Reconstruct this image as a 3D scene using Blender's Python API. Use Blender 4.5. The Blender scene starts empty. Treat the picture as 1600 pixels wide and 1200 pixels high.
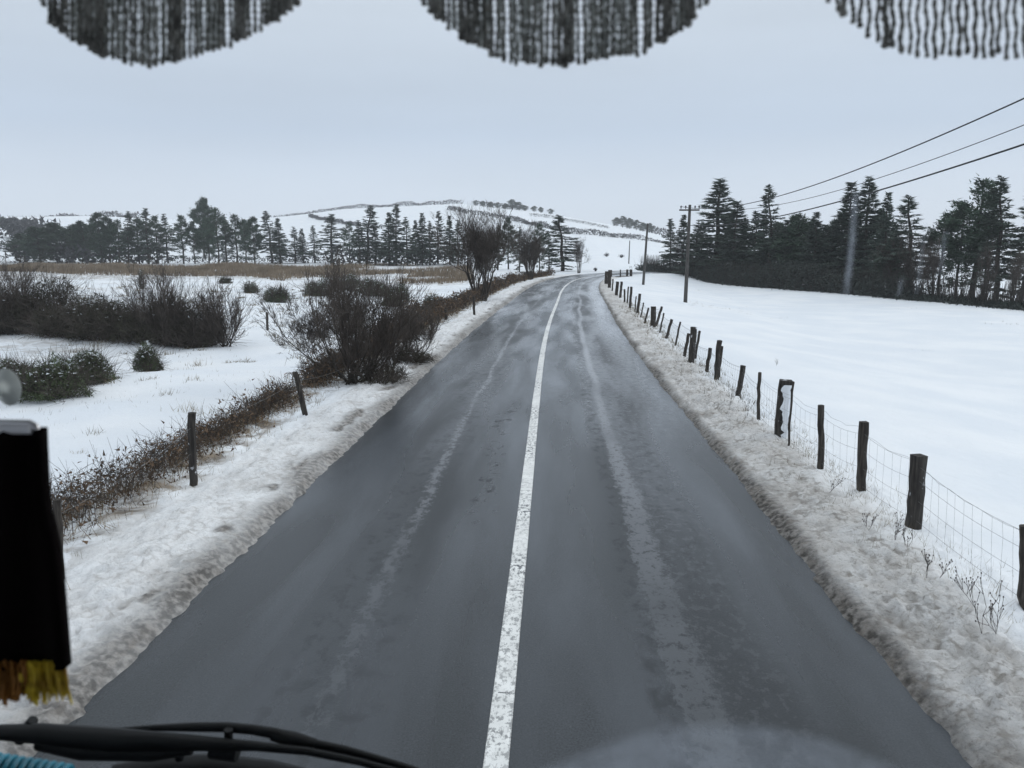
import bpy, math, random
import numpy as np
from mathutils import Vector, Matrix, Euler

rnd = random.Random(7)
RNG = np.random.default_rng(11)
scene = bpy.context.scene
COL = scene.collection

# ------------------------------------------------------------------ camera
cam_d = bpy.data.cameras.new('camera')
cam = bpy.data.objects.new('camera', cam_d)
COL.objects.link(cam)
cam.location = (0, 0, 3.0)
cam.rotation_euler = (math.radians(90 - 9.9), 0, math.radians(3.2))
cam_d.sensor_width = 36
cam_d.lens = 27
cam_d.clip_start = 0.02
cam_d.clip_end = 8000
cam_d.dof.use_dof = True
cam_d.dof.focus_distance = 40
cam_d.dof.aperture_fstop = 7.5
scene.camera = cam
CM = cam.rotation_euler.to_matrix()

# ------------------------------------------------------------------ world: overcast snow sky
SUN_EL, SUN_ROT = math.radians(24), math.radians(60)
w = bpy.data.worlds.new('World')
scene.world = w
w.use_nodes = True
nt = w.node_tree
nt.nodes.clear()
N = nt.nodes.new
out = N('ShaderNodeOutputWorld'); bg = N('ShaderNodeBackground')
sky = N('ShaderNodeTexSky'); sky.sky_type = 'NISHITA'; sky.sun_disc = False
sky.sun_elevation = SUN_EL; sky.sun_rotation = SUN_ROT
tc = N('ShaderNodeTexCoord'); sep = N('ShaderNodeSeparateXYZ')
nt.links.new(tc.outputs['Generated'], sep.inputs[0])
ramp = N('ShaderNodeValToRGB')
cr = ramp.color_ramp
stops = [(0.0, (6.9, 7.4, 8.3)), (0.05, (6.4, 7.0, 8.1)), (0.14, (5.0, 5.95, 7.5)), (0.23, (5.75, 6.45, 7.5)), (0.36, (7.4, 8.0, 8.8)), (1.0, (11.2, 11.6, 11.95))]
cr.elements[0].position = 0; cr.elements[1].position = 1
for p, c in stops[1:-1]:
    cr.elements.new(p)
for e, (p, c) in zip(cr.elements, stops):
    e.position = p; e.color = (c[0] / 12, c[1] / 12, c[2] / 12, 1)
nt.links.new(sep.outputs['Z'], ramp.inputs[0])
mp = N('ShaderNodeMapping'); mp.inputs['Scale'].default_value = (1.2, 1.2, 7)
cn = N('ShaderNodeTexNoise'); cn.inputs['Scale'].default_value = 1.6; cn.inputs['Detail'].default_value = 4
nt.links.new(tc.outputs['Generated'], mp.inputs[0]); nt.links.new(mp.outputs[0], cn.inputs['Vector'])
mr = N('ShaderNodeMapRange'); mr.inputs['From Min'].default_value = .3; mr.inputs['From Max'].default_value = .7
mr.inputs['To Min'].default_value = 11.3; mr.inputs['To Max'].default_value = 13.0
nt.links.new(cn.outputs['Fac'], mr.inputs['Value'])
vm = N('ShaderNodeVectorMath'); vm.operation = 'SCALE'
nt.links.new(ramp.outputs[0], vm.inputs[0]); nt.links.new(mr.outputs[0], vm.inputs['Scale'])
mixs = N('ShaderNodeMix'); mixs.data_type = 'RGBA'; mixs.inputs['Factor'].default_value = .93
nt.links.new(sky.outputs[0], mixs.inputs['A']); nt.links.new(vm.outputs[0], mixs.inputs['B'])
nt.links.new(mixs.outputs['Result'], bg.inputs['Color'])
bg.inputs['Strength'].default_value = 0.1
nt.links.new(bg.outputs[0], out.inputs[0])

sd = bpy.data.lights.new('sun', 'SUN'); sd.energy = 0.85; sd.angle = math.radians(25); sd.color = (1, .97, .93)
sun = bpy.data.objects.new('sun', sd); COL.objects.link(sun)
sun.rotation_euler = (math.radians(66), 0, math.radians(180) - SUN_ROT + math.radians(0))
sdir = Vector((math.sin(SUN_ROT) * math.cos(SUN_EL), math.cos(SUN_ROT) * math.cos(SUN_EL), math.sin(SUN_EL)))
sun.rotation_euler = sdir.to_track_quat('Z', 'Y').to_euler()

scene.view_settings.view_transform = 'Standard'
scene.view_settings.look = 'None'
scene.view_settings.exposure = 0
scene.view_settings.gamma = 1
scene.cycles.max_bounces = 6
scene.cycles.transparent_max_bounces = 12
scene.cycles.diffuse_bounces = 3
scene.cycles.glossy_bounces = 2
scene.cycles.volume_bounces = 1

# ------------------------------------------------------------------ numeric helpers
def _hash(ix, iy, seed):
    h = (ix.astype(np.int64) * 374761393 + iy.astype(np.int64) * 668265263 + seed * 1442695041) & 0xffffffff
    h = ((h ^ (h >> 13)) * 1274126177) & 0xffffffff
    h = (h ^ (h >> 16)) & 0xffffff
    return h / float(0xffffff)

def vnoise(x, y, seed=0):
    x = np.asarray(x, float); y = np.asarray(y, float)
    ix = np.floor(x); iy = np.floor(y)
    fx = x - ix; fy = y - iy
    fx = fx * fx * (3 - 2 * fx); fy = fy * fy * (3 - 2 * fy)
    a = _hash(ix, iy, seed); b = _hash(ix + 1, iy, seed); c = _hash(ix, iy + 1, seed); d = _hash(ix + 1, iy + 1, seed)
    return (a + (b - a) * fx) * (1 - fy) + (c + (d - c) * fx) * fy   # 0..1

def fbm(x, y, seed=0, octv=4):
    s = 0; a = .5; t = 0
    for k in range(octv):
        s = s + a * (vnoise(x * 2 ** k + 17.3 * k, y * 2 ** k - 9.1 * k, seed + k) - .5); t += a; a *= .5
    return s / t * 2   # about -1..1

def sstep(a, b, x):
    t = np.clip((np.asarray(x, float) - a) / (b - a), 0, 1)
    return t * t * (3 - 2 * t)

def ray(px, py):
    d = CM @ Vector(((px - 800) / 1200, -(py - 600) / 1200, -1))
    return d

def at_depth(px, py, Y):
    """point on the sight line of a pixel, Y metres ahead"""
    d = ray(px, py)
    t = Y / d.y
    return Vector((d.x * t, Y, 3 + d.z * t))

# ------------------------------------------------------------------ the lie of the land
_cy = np.array([-60, 0, 30, 44, 61, 73, 82, 90, 96, 101, 105, 110, 400.])
_co = np.array([0, 0, .05, .42, .95, 1.75, 2.8, 4.3, 6.0, 8.0, 10.3, 13.0, 13.0])
def _smooth_interp(y, xs, ys):
    y = np.asarray(y, float)
    m = np.gradient(ys, xs)
    i = np.clip(np.searchsorted(xs, y) - 1, 0, len(xs) - 2)
    h = xs[i + 1] - xs[i]; t = np.clip((y - xs[i]) / h, 0, 1)
    return ((2 * t**3 - 3 * t**2 + 1) * ys[i] + (t**3 - 2 * t**2 + t) * h * m[i] + (-2 * t**3 + 3 * t**2) * ys[i + 1] + (t**3 - t**2) * h * m[i + 1])
def centre(y):
    return -.32 + np.where(np.asarray(y) < 110, _smooth_interp(np.minimum(y, 110), _cy, _co), 13.0)
def centre_ground(y):   # the ground grid is sheared along with the road only as far as the bend
    return -.32 + np.where(np.asarray(y) < 96, _smooth_interp(np.minimum(y, 96), _cy, _co), 6.0 + 0 * np.asarray(y))

HW = 2.78
_sk_px = np.array([-900, -300, 0, 150, 300, 380, 440, 490, 540, 640, 720, 780, 840, 900, 960, 1020, 1060, 1110, 1200, 1400, 1600, 1900, 2600.])
_sk_py = np.array([356, 352, 349, 345, 349, 346, 343, 337, 330, 325, 321, 327, 333, 344, 354, 365, 374, 384, 388, 387, 386, 388, 390.])
_sk_t = np.array([ray(p, 391).x / ray(p, 391).y for p in _sk_px])
DC = 560.
def hill_height(t):
    py = np.interp(t, _sk_t, _sk_py)
    return 3 + (391 - py) / 1218 * DC

def lumps(x, y):
    a = np.abs(fbm(x / .24, y / .27, 21, 2)); b = np.abs(fbm(x / .11 + 3, y / .12, 23, 2)); c = np.abs(fbm(x / .075, y / .085 + 5, 24, 1))
    m = .35 + 1.0 * vnoise(x / .9, y / 1.6, 33)
    m = np.where(x < 0, m * .95, m)
    return .05 * fbm(x / .8, y / .8, 20, 2) + (.05 * a + .08 * b + .06 * c - .045) * m

def Z(x, y, fine=True):
    x = np.asarray(x, float); y = np.asarray(y, float)
    s = x - centre(np.minimum(y, 110))
    s = np.where(y > 104, np.where(np.abs(x - centre(104)) > 3, x - centre_ground(y), s), s)
    d = np.hypot(x, y)
    # field to the right, bog to the left
    zr = -1.1 * sstep(4.4, 15, s) + .10 * fbm(x / 9, y / 9, 5) * sstep(5, 12, s)
    zr = zr - .006 * np.clip(x - 20, 0, 40)
    hum = .26 * fbm(x / 5.2, y / 5.2, 31) + .10 * fbm(x / 1.3, y / 1.3, 41)
    zl = -.65 * sstep(5.0, 7.6, -s) + hum * sstep(5, 9, -s) * (1 - .75 * sstep(70, 150, d)) + .55 * sstep(110, 170, d) * sstep(5, 9, -s)
    z = np.where(s > 0, zr, zl)
    # rising ground beyond
    t = np.where(y > 1, x / np.maximum(y, 1), np.where(x > 0, 3., -3.))
    H = hill_height(t)
    d0 = np.interp(t, [-.5, -.05, .05, .12, .3], [200, 150, 125, 135, 190])
    u = np.clip((d - d0) / (DC - d0), 0, 1)
    w_ = u * u * (3 - 2 * u) * .55 + u * .45
    roll = 1.4 * fbm(x / 90, y / 90, 77, 3) * np.sin(np.pi * u)
    zb = z
    z = zb + (H - zb) * w_ * (y > 1) + roll * (y > 1)
    z = np.where((d > DC) & (y > 1), z - .05 * np.minimum(d - DC, 500), z)
    # banks of slush thrown up beside the road
    e = np.abs(s) - HW
    near = 1 - sstep(88, 100, y)
    if fine:
        rag = .045 * fbm(s * 0 + np.sign(s) * 7, y / .9, 3, 3) + .05 * fbm(x / .12, y / .12, 9, 2)
    else:
        rag = 0
    up = sstep(-.06, .16, e + rag)
    bank = .07 * up + .06 * np.exp(-((e - .75) / .45) ** 2)
    z = z + near * bank * (1 - sstep(2.2, 4, e))
    if fine:
        lump = lumps(x, y)
        z = z + lump * near * up * (.25 + .75 * sstep(.02, .55, e)) * (1 - sstep(1.25, 2.1, e)) + .012 * fbm(x / .5, y / .5, 61, 3) * sstep(1.5, 2.5, e) * (1 - sstep(60, 90, d))
    z = np.where((e < .25) & (y < 104), z - .045 * (1 - up), z)
    z = np.where((np.abs(x - centre(y)) < 9) & (y > 84) & (y < 112), np.minimum(z, -.05 + .1 * sstep(HW, HW + 1.5, np.abs(s)) * (s < 0)), z)
    return z

def ground_at(px, py, dmin=3., dmax=900.):
    d = ray(px, py)
    k = 1 / math.hypot(d.x, d.y)
    D = np.exp(np.linspace(math.log(dmin), math.log(dmax), 1600))
    zz = Z(d.x * k * D, d.y * k * D, False)
    r = 3 + d.z * k * D
    hit = np.nonzero(r < zz)[0]
    i = hit[0] if len(hit) else len(D) - 1
    return Vector((d.x * k * D[i], d.y * k * D[i], float(zz[i])))

def on_ground(px, D):
    """ground point D metres ahead under the sight line of image column px"""
    d = ray(px, 391)
    x = d.x / d.y * D
    return Vector((x, D, float(Z(np.array(x), np.array(float(D)), False))))

def height_to(p, px, py):
    """height that makes something standing at p reach up to image row py"""
    d = ray(px, py)
    return 3 + d.z / d.y * p.y - p.z

# ------------------------------------------------------------------ objects
def tag(o, label=None, cat=None, group=None, kind=None):
    if label: o['label'] = label
    if cat: o['category'] = cat
    if group: o['group'] = group
    if kind: o['kind'] = kind
    return o

def empty(name, loc, label, cat, group=None):
    o = bpy.data.objects.new(name, None)
    COL.objects.link(o); o.location = loc; o.empty_display_size = .2
    return tag(o, label, cat, group)

class MB:
    def __init__(self):
        self.v = []; self.f = []; self.m = []; self.n = 0
    def add(self, v, f, mi=0):
        v = np.asarray(v, float).reshape(-1, 3); f = np.asarray(f, int)
        if len(f) == 0: return
        self.v.append(v); self.f.append(f + self.n); self.m.append(np.full(len(f), mi)); self.n += len(v)
    def box(self, c, size, rot=None, mi=0):
        s = np.array(size) / 2
        v = np.array([[x, y, z] for x in (-1, 1) for y in (-1, 1) for z in (-1, 1)]) * s
        if rot is not None: v = v @ np.array(rot.to_matrix() if hasattr(rot, 'to_matrix') else rot).T
        v = v + np.array(c)
        self.add(v, [[0, 1, 3, 2], [4, 6, 7, 5], [0, 4, 5, 1], [2, 3, 7, 6], [0, 2, 6, 4], [1, 5, 7, 3]], mi)
    def cones(self, p0, p1, r0, r1, k=3, mi=0):
        """many tapered segments at once"""
        p0 = np.asarray(p0, float).reshape(-1, 3); p1 = np.asarray(p1, float).reshape(-1, 3)
        n = len(p0)
        r0 = np.broadcast_to(r0, (n,)).astype(float); r1 = np.broadcast_to(r1, (n,)).astype(float)
        d = p1 - p0; d = d / (np.linalg.norm(d, axis=1, keepdims=True) + 1e-9)
        a = np.where(np.abs(d[:, 2:3]) < .9, [[0, 0, 1.]], [[1., 0, 0]])
        u = np.cross(d, a); u /= np.linalg.norm(u, axis=1, keepdims=True) + 1e-9
        w_ = np.cross(d, u)
        th = np.arange(k) * 2 * np.pi / k
        ring = np.cos(th)[None, :, None] * u[:, None] + np.sin(th)[None, :, None] * w_[:, None]
        A = p0[:, None] + ring * r0[:, None, None]; B = p1[:, None] + ring * r1[:, None, None]
        v = np.concatenate([A, B], 1).reshape(-1, 3)
        i = np.arange(k); j = (i + 1) % k
        q = np.stack([i, j, j + k, i + k], 1)
        f = (q[None] + (np.arange(n) * 2 * k)[:, None, None]).reshape(-1, 4)
        self.add(v, f, mi)
    def tube(self, pts, rad, k=6, mi=0, cap=True):
        P = np.asarray([tuple(p) for p in pts], float); n = len(P)
        R = np.broadcast_to(rad, (n,)).astype(float)
        T = np.gradient(P, axis=0); T /= np.linalg.norm(T, axis=1, keepdims=True) + 1e-9
        a = np.array([0, 0, 1.]) if abs(T[0][2]) < .9 else np.array([1., 0, 0])
        u = np.cross(T[0], a); u /= np.linalg.norm(u)
        V = []
        th = np.arange(k) * 2 * np.pi / k
        for t in range(n):
            u = u - T[t] * np.dot(u, T[t]); u /= np.linalg.norm(u) + 1e-9
            w_ = np.cross(T[t], u)
            V.append(P[t] + R[t] * (np.cos(th)[:, None] * u + np.sin(th)[:, None] * w_))
        V = np.concatenate(V)
        i = np.arange(k); j = (i + 1) % k
        q = np.stack([i, j, j + k, i + k], 1)
        f = (q[None] + (np.arange(n - 1) * k)[:, None, None]).reshape(-1, 4)
        base = self.n
        self.add(V, f, mi)
        if cap:
            for ring, c in ((0, P[0]), (n - 1, P[-1])):
                vv = np.concatenate([V[ring * k:(ring + 1) * k], [c]])
                self.add(vv, np.stack([i, j, np.full(k, k)], 1), mi)
    def leaves(self, p, d, L, W, mi=0):
        """flat pointed blades from p along d"""
        p = np.asarray(p, float); d = np.asarray(d, float); n = len(p)
        if n == 0: return
        d = d / (np.linalg.norm(d, axis=1, keepdims=True) + 1e-9)
        r = RNG.normal(size=(n, 3)); s = np.cross(d, r); s /= np.linalg.norm(s, axis=1, keepdims=True) + 1e-9
        L = np.broadcast_to(L, (n,))[:, None]; W = np.broadcast_to(W, (n,))[:, None]
        v = np.stack([p - s * W * .5, p + s * W * .5, p + d * L], 1).reshape(-1, 3)
        self.add(v, np.arange(3 * n).reshape(-1, 3), mi)
    def mesh(self, name, mats, smooth=False):
        me = bpy.data.meshes.new(name)
        V = np.concatenate(self.v)
        F = self.f
        tot = np.concatenate([np.full(len(f), f.shape[1]) for f in F])
        lv = np.concatenate([f.ravel() for f in F])
        me.vertices.add(len(V)); me.vertices.foreach_set('co', V.ravel())
        me.loops.add(len(lv)); me.loops.foreach_set('vertex_index', lv)
        me.polygons.add(len(tot))
        me.polygons.foreach_set('loop_start', np.concatenate([[0], np.cumsum(tot)[:-1]]))
        me.polygons.foreach_set('material_index', np.concatenate(self.m))
        if smooth: me.polygons.foreach_set('use_smooth', np.ones(len(tot), bool))
        me.update(calc_edges=True)
        for m in (mats if isinstance(mats, (list, tuple)) else [mats]): me.materials.append(m)
        return me
    def build(self, name, mats, parent=None, smooth=False):
        o = bpy.data.objects.new(name, self.mesh(name, mats, smooth))
        COL.objects.link(o)
        if parent is not None: o.parent = parent
        return o

def copy_tree(o, parent=None):
    c = o.copy(); COL.objects.link(c); c.parent = parent
    for ch in list(o.children): copy_tree(ch, c)
    return c

# ------------------------------------------------------------------ materials
def mat(name, color, rough=.8, var=.25, scale=3., bump=0., bscale=None, color2=None, spec=.3, attr_rand=True, metal=0):
    m = bpy.data.materials.new(name); m.use_nodes = True
    t = m.node_tree; b = t.nodes['Principled BSDF']
    b.inputs['Roughness'].default_value = rough; b.inputs['Specular IOR Level'].default_value = spec
    b.inputs['Metallic'].default_value = metal
    geo = t.nodes.new('ShaderNodeTexCoord')
    nz = t.nodes.new('ShaderNodeTexNoise'); nz.inputs['Scale'].default_value = scale; nz.inputs['Detail'].default_value = 4
    t.links.new(geo.outputs['Object'], nz.inputs['Vector'])
    rp = t.nodes.new('ShaderNodeValToRGB')
    c2 = color2 or tuple(c * (1 + var) for c in color)
    c1 = tuple(c * (1 - var) for c in color)
    rp.color_ramp.elements[0].position = .35; rp.color_ramp.elements[1].position = .65
    rp.color_ramp.elements[0].color = (*c1, 1); rp.color_ramp.elements[1].color = (*c2, 1)
    t.links.new(nz.outputs['Fac'], rp.inputs[0])
    oi = t.nodes.new('ShaderNodeObjectInfo')
    mm = t.nodes.new('ShaderNodeMapRange'); mm.inputs['To Min'].default_value = .82; mm.inputs['To Max'].default_value = 1.18
    t.links.new(oi.outputs['Random'], mm.inputs['Value'])
    vs = t.nodes.new('ShaderNodeVectorMath'); vs.operation = 'SCALE'
    t.links.new(rp.outputs[0], vs.inputs[0]); t.links.new(mm.outputs[0], vs.inputs['Scale'])
    t.links.new(vs.outputs[0], b.inputs['Base Color'])
    if bump:
        n2 = t.nodes.new('ShaderNodeTexNoise'); n2.inputs['Scale'].default_value = bscale or scale * 4; n2.inputs['Detail'].default_value = 5
        t.links.new(geo.outputs['Object'], n2.inputs['Vector'])
        bp = t.nodes.new('ShaderNodeBump'); bp.inputs['Strength'].default_value = bump; bp.inputs['Distance'].default_value = .05
        t.links.new(n2.outputs['Fac'], bp.inputs['Height']); t.links.new(bp.outputs[0], b.inputs['Normal'])
    return m

M = {}
M['needle'] = mat('conifer_needles', (.052, .072, .058), .7, .35, .9)
M['needle_pine'] = mat('pine_needles', (.045, .072, .048), .7, .35, 1.2)
M['bark'] = mat('bark', (.055, .048, .042), .9, .3, 6)
M['twig'] = mat('bare_twigs', (.078, .066, .058), .85, .35, 2.5)
M['twig_grey'] = mat('grey_twigs', (.085, .075, .070), .85, .3, 2.5)
M['scrub'] = mat('scrub_leaves', (.050, .048, .034), .8, .4, 1.5)
M['gorse'] = mat('gorse_green', (.075, .095, .050), .8, .35, 2.5)
M['bracken'] = mat('dead_bracken', (.13, .088, .058), .9, .4, 2)
M['straw'] = mat('dry_grass', (.30, .235, .15), .9, .35, 1.4)
M['reed'] = mat('reed_band', (.20, .145, .10), .9, .35, .25, color2=(.34, .27, .19))
M['hedge'] = mat('far_hedge', (.050, .050, .055), .9, .3, .2)
M['hedge_dark'] = mat('evergreen_hedge', (.034, .042, .036), .8, .4, .6)
M['straw_dull'] = mat('tussock_grass', (.20, .165, .105), .9, .4, .5)
M['wire'] = mat('wire', (.20, .20, .20), .5, .2, 3, metal=.3)
M['cable'] = mat('cable', (.02, .022, .025), .6, .1, 1)
M['rubber'] = mat('black_rubber', (.006, .007, .008), .6, .2, 8, spec=.25)
M['cab'] = mat('cab_trim', (.022, .023, .026), .7, .2, 2)
M['metal'] = mat('brushed_metal', (.45, .45, .46), .3, .1, 8, metal=1)

def wood_material(name, base, dark, stain):
    """weathered timber with grain down the post and patches of stuck snow or lichen"""
    m = bpy.data.materials.new(name); m.use_nodes = True; t = m.node_tree; b = t.nodes['Principled BSDF']
    b.inputs['Roughness'].default_value = .85; b.inputs['Specular IOR Level'].default_value = .2
    tc = t.nodes.new('ShaderNodeTexCoord'); mpp = t.nodes.new('ShaderNodeMapping'); mpp.inputs['Scale'].default_value = (30, 30, 2.5)
    t.links.new(tc.outputs['Object'], mpp.inputs[0])
    n1 = t.nodes.new('ShaderNodeTexNoise'); n1.inputs['Scale'].default_value = 1.5; n1.inputs['Detail'].default_value = 5
    t.links.new(mpp.outputs[0], n1.inputs['Vector'])
    rp = t.nodes.new('ShaderNodeValToRGB'); rp.color_ramp.elements[0].position = .35; rp.color_ramp.elements[1].position = .68
    rp.color_ramp.elements[0].color = (*dark, 1); rp.color_ramp.elements[1].color = (*base, 1)
    t.links.new(n1.outputs['Fac'], rp.inputs[0])
    n2 = t.nodes.new('ShaderNodeTexNoise'); n2.inputs['Scale'].default_value = 7; n2.inputs['Detail'].default_value = 4
    t.links.new(tc.outputs['Object'], n2.inputs['Vector'])
    mk = t.nodes.new('ShaderNodeMapRange'); mk.inputs['From Min'].default_value = stain; mk.inputs['From Max'].default_value = stain + .05
    t.links.new(n2.outputs['Fac'], mk.inputs['Value'])
    mx = t.nodes.new('ShaderNodeMix'); mx.data_type = 'RGBA'; mx.inputs['B'].default_value = (.68, .70, .74, 1)
    t.links.new(mk.outputs[0], mx.inputs['Factor']); t.links.new(rp.outputs[0], mx.inputs['A'])
    t.links.new(mx.outputs['Result'], b.inputs['Base Color'])
    bp = t.nodes.new('ShaderNodeBump'); bp.inputs['Strength'].default_value = .5; bp.inputs['Distance'].default_value = .01
    t.links.new(n1.outputs['Fac'], bp.inputs['Height']); t.links.new(bp.outputs[0], b.inputs['Normal'])
    return m
M['post'] = wood_material('fence_timber', (.085, .075, .066), (.028, .025, .023), .72)
M['post_snowy'] = wood_material('snowy_fence_timber', (.075, .068, .062), (.025, .023, .022), .645)
M['pole'] = wood_material('pole_timber', (.12, .115, .11), (.05, .048, .045), .80)

def snow_material():
    m = bpy.data.materials.new('snow'); m.use_nodes = True; t = m.node_tree; b = t.nodes['Principled BSDF']
    L = t.links.new
    def node(k, **kw):
        n = t.nodes.new(k)
        for a, v in kw.items(): setattr(n, a, v)
        return n
    b.inputs['Roughness'].default_value = .65; b.inputs['Specular IOR Level'].default_value = .25
    tc = node('ShaderNodeTexCoord')
    va = node('ShaderNodeAttribute', attribute_name='verge'); ea = node('ShaderNodeAttribute', attribute_name='edge'); ra = node('ShaderNodeAttribute', attribute_name='rough_ground')
    def noise(s, d=4, dist=0, vec=None, rough=.5):
        n = node('ShaderNodeTexNoise'); n.inputs['Scale'].default_value = s; n.inputs['Detail'].default_value = d; n.inputs['Distortion'].default_value = dist
        n.inputs['Roughness'].default_value = rough
        L(vec or tc.outputs['Object'], n.inputs['Vector']); return n.outputs['Fac']
    def maprange(v, a, c, lo=0, hi=1):
        n = node('ShaderNodeMapRange'); n.inputs['From Min'].default_value = a; n.inputs['From Max'].default_value = c
        n.inputs['To Min'].default_value = lo; n.inputs['To Max'].default_value = hi; L(v, n.inputs['Value']); return n.outputs[0]
    def mul(a, c):
        n = node('ShaderNodeMath', operation='MULTIPLY'); L(a, n.inputs[0])
        if isinstance(c, (int, float)): n.inputs[1].default_value = c
        else: L(c, n.inputs[1])
        return n.outputs[0]
    def mix(f, a, c):
        n = node('ShaderNodeMix', data_type='RGBA')
        L(f, n.inputs['Factor'])
        for k, v in (('A', a), ('B', c)):
            if isinstance(v, tuple): n.inputs[k].default_value = (*v, 1)
            else: L(v, n.inputs[k])
        return n.outputs['Result']
    big = noise(.35, 5)
    col = mix(maprange(big, .4, .62), (.78, .82, .87), (.86, .885, .915))
    # slush of the verge: dirty beige with gritty grey-brown lumps
    sl = mix(maprange(noise(2.2, 6, .4), .38, .62), (.76, .735, .71), (.89, .885, .88))
    grit = maprange(noise(13, 7, .4, rough=.75), .53, .62)
    sl = mix(mul(grit, .6), sl, (.32, .285, .25))
    col = mix(va.outputs['Fac'], col, sl)
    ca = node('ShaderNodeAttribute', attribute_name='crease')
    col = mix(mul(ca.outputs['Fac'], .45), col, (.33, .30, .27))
    ed = mix(maprange(noise(14, 5), .4, .62), (.085, .078, .070), (.34, .32, .30))
    col = mix(ea.outputs['Fac'], col, ed)
    # earth and dead growth showing through on the rough ground
    g = mul(maprange(noise(1.4, 7, .8, rough=.65), .44, .60), ra.outputs['Fac'])
    br = mix(maprange(noise(3.1, 4), .4, .6), (.12, .09, .06), (.26, .20, .135))
    col = mix(g, col, br)
    L(col, b.inputs['Base Color'])
    def cells(sc):
        wv_ = node('ShaderNodeVectorMath', operation='ADD'); nn = node('ShaderNodeTexNoise'); nn.inputs['Scale'].default_value = sc * .6; nn.inputs['Detail'].default_value = 3
        L(tc.outputs['Object'], nn.inputs['Vector']); k_ = node('ShaderNodeVectorMath', operation='SCALE'); k_.inputs['Scale'].default_value = 1.1 / sc
        L(nn.outputs['Color'], k_.inputs[0]); L(tc.outputs['Object'], wv_.inputs[0]); L(k_.outputs[0], wv_.inputs[1])
        v = node('ShaderNodeTexVoronoi'); v.inputs['Scale'].default_value = sc; L(wv_.outputs[0], v.inputs['Vector']); return v.outputs['Distance']
    c1, c2 = cells(13), cells(31)
    crack = mul(maprange(c1, .45, .75), maprange(noise(3.5, 4), .42, .60))
    col = mix(mul(mul(crack, .75), va.outputs['Fac']), col, (.30, .27, .24))
    specks = mul(maprange(noise(38, 4, 0, rough=.8), .60, .66), va.outputs['Fac'])
    col = mix(mul(specks, .45), col, (.13, .11, .09))
    L(col, b.inputs['Base Color'])
    hsum = node('ShaderNodeMath', operation='ADD'); L(mul(c1, -.9), hsum.inputs[0]); L(mul(c2, -.5), hsum.inputs[1])
    hs2 = node('ShaderNodeMath', operation='ADD'); L(hsum.outputs[0], hs2.inputs[0]); L(noise(30, 7, .3, rough=.75), hs2.inputs[1])
    bp = node('ShaderNodeBump'); bp.inputs['Strength'].default_value = .5; bp.inputs['Distance'].default_value = .07
    L(noise(5, 8, .3, rough=.6), bp.inputs['Height'])
    bp2 = node('ShaderNodeBump'); bp2.inputs['Distance'].default_value = .05
    L(hs2.outputs[0], bp2.inputs['Height']); L(mul(va.outputs['Fac'], 1.0), bp2.inputs['Strength']); L(bp.outputs[0], bp2.inputs['Normal'])
    L(bp2.outputs[0], b.inputs['Normal'])
    return m
M['snow'] = snow_material()

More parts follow.
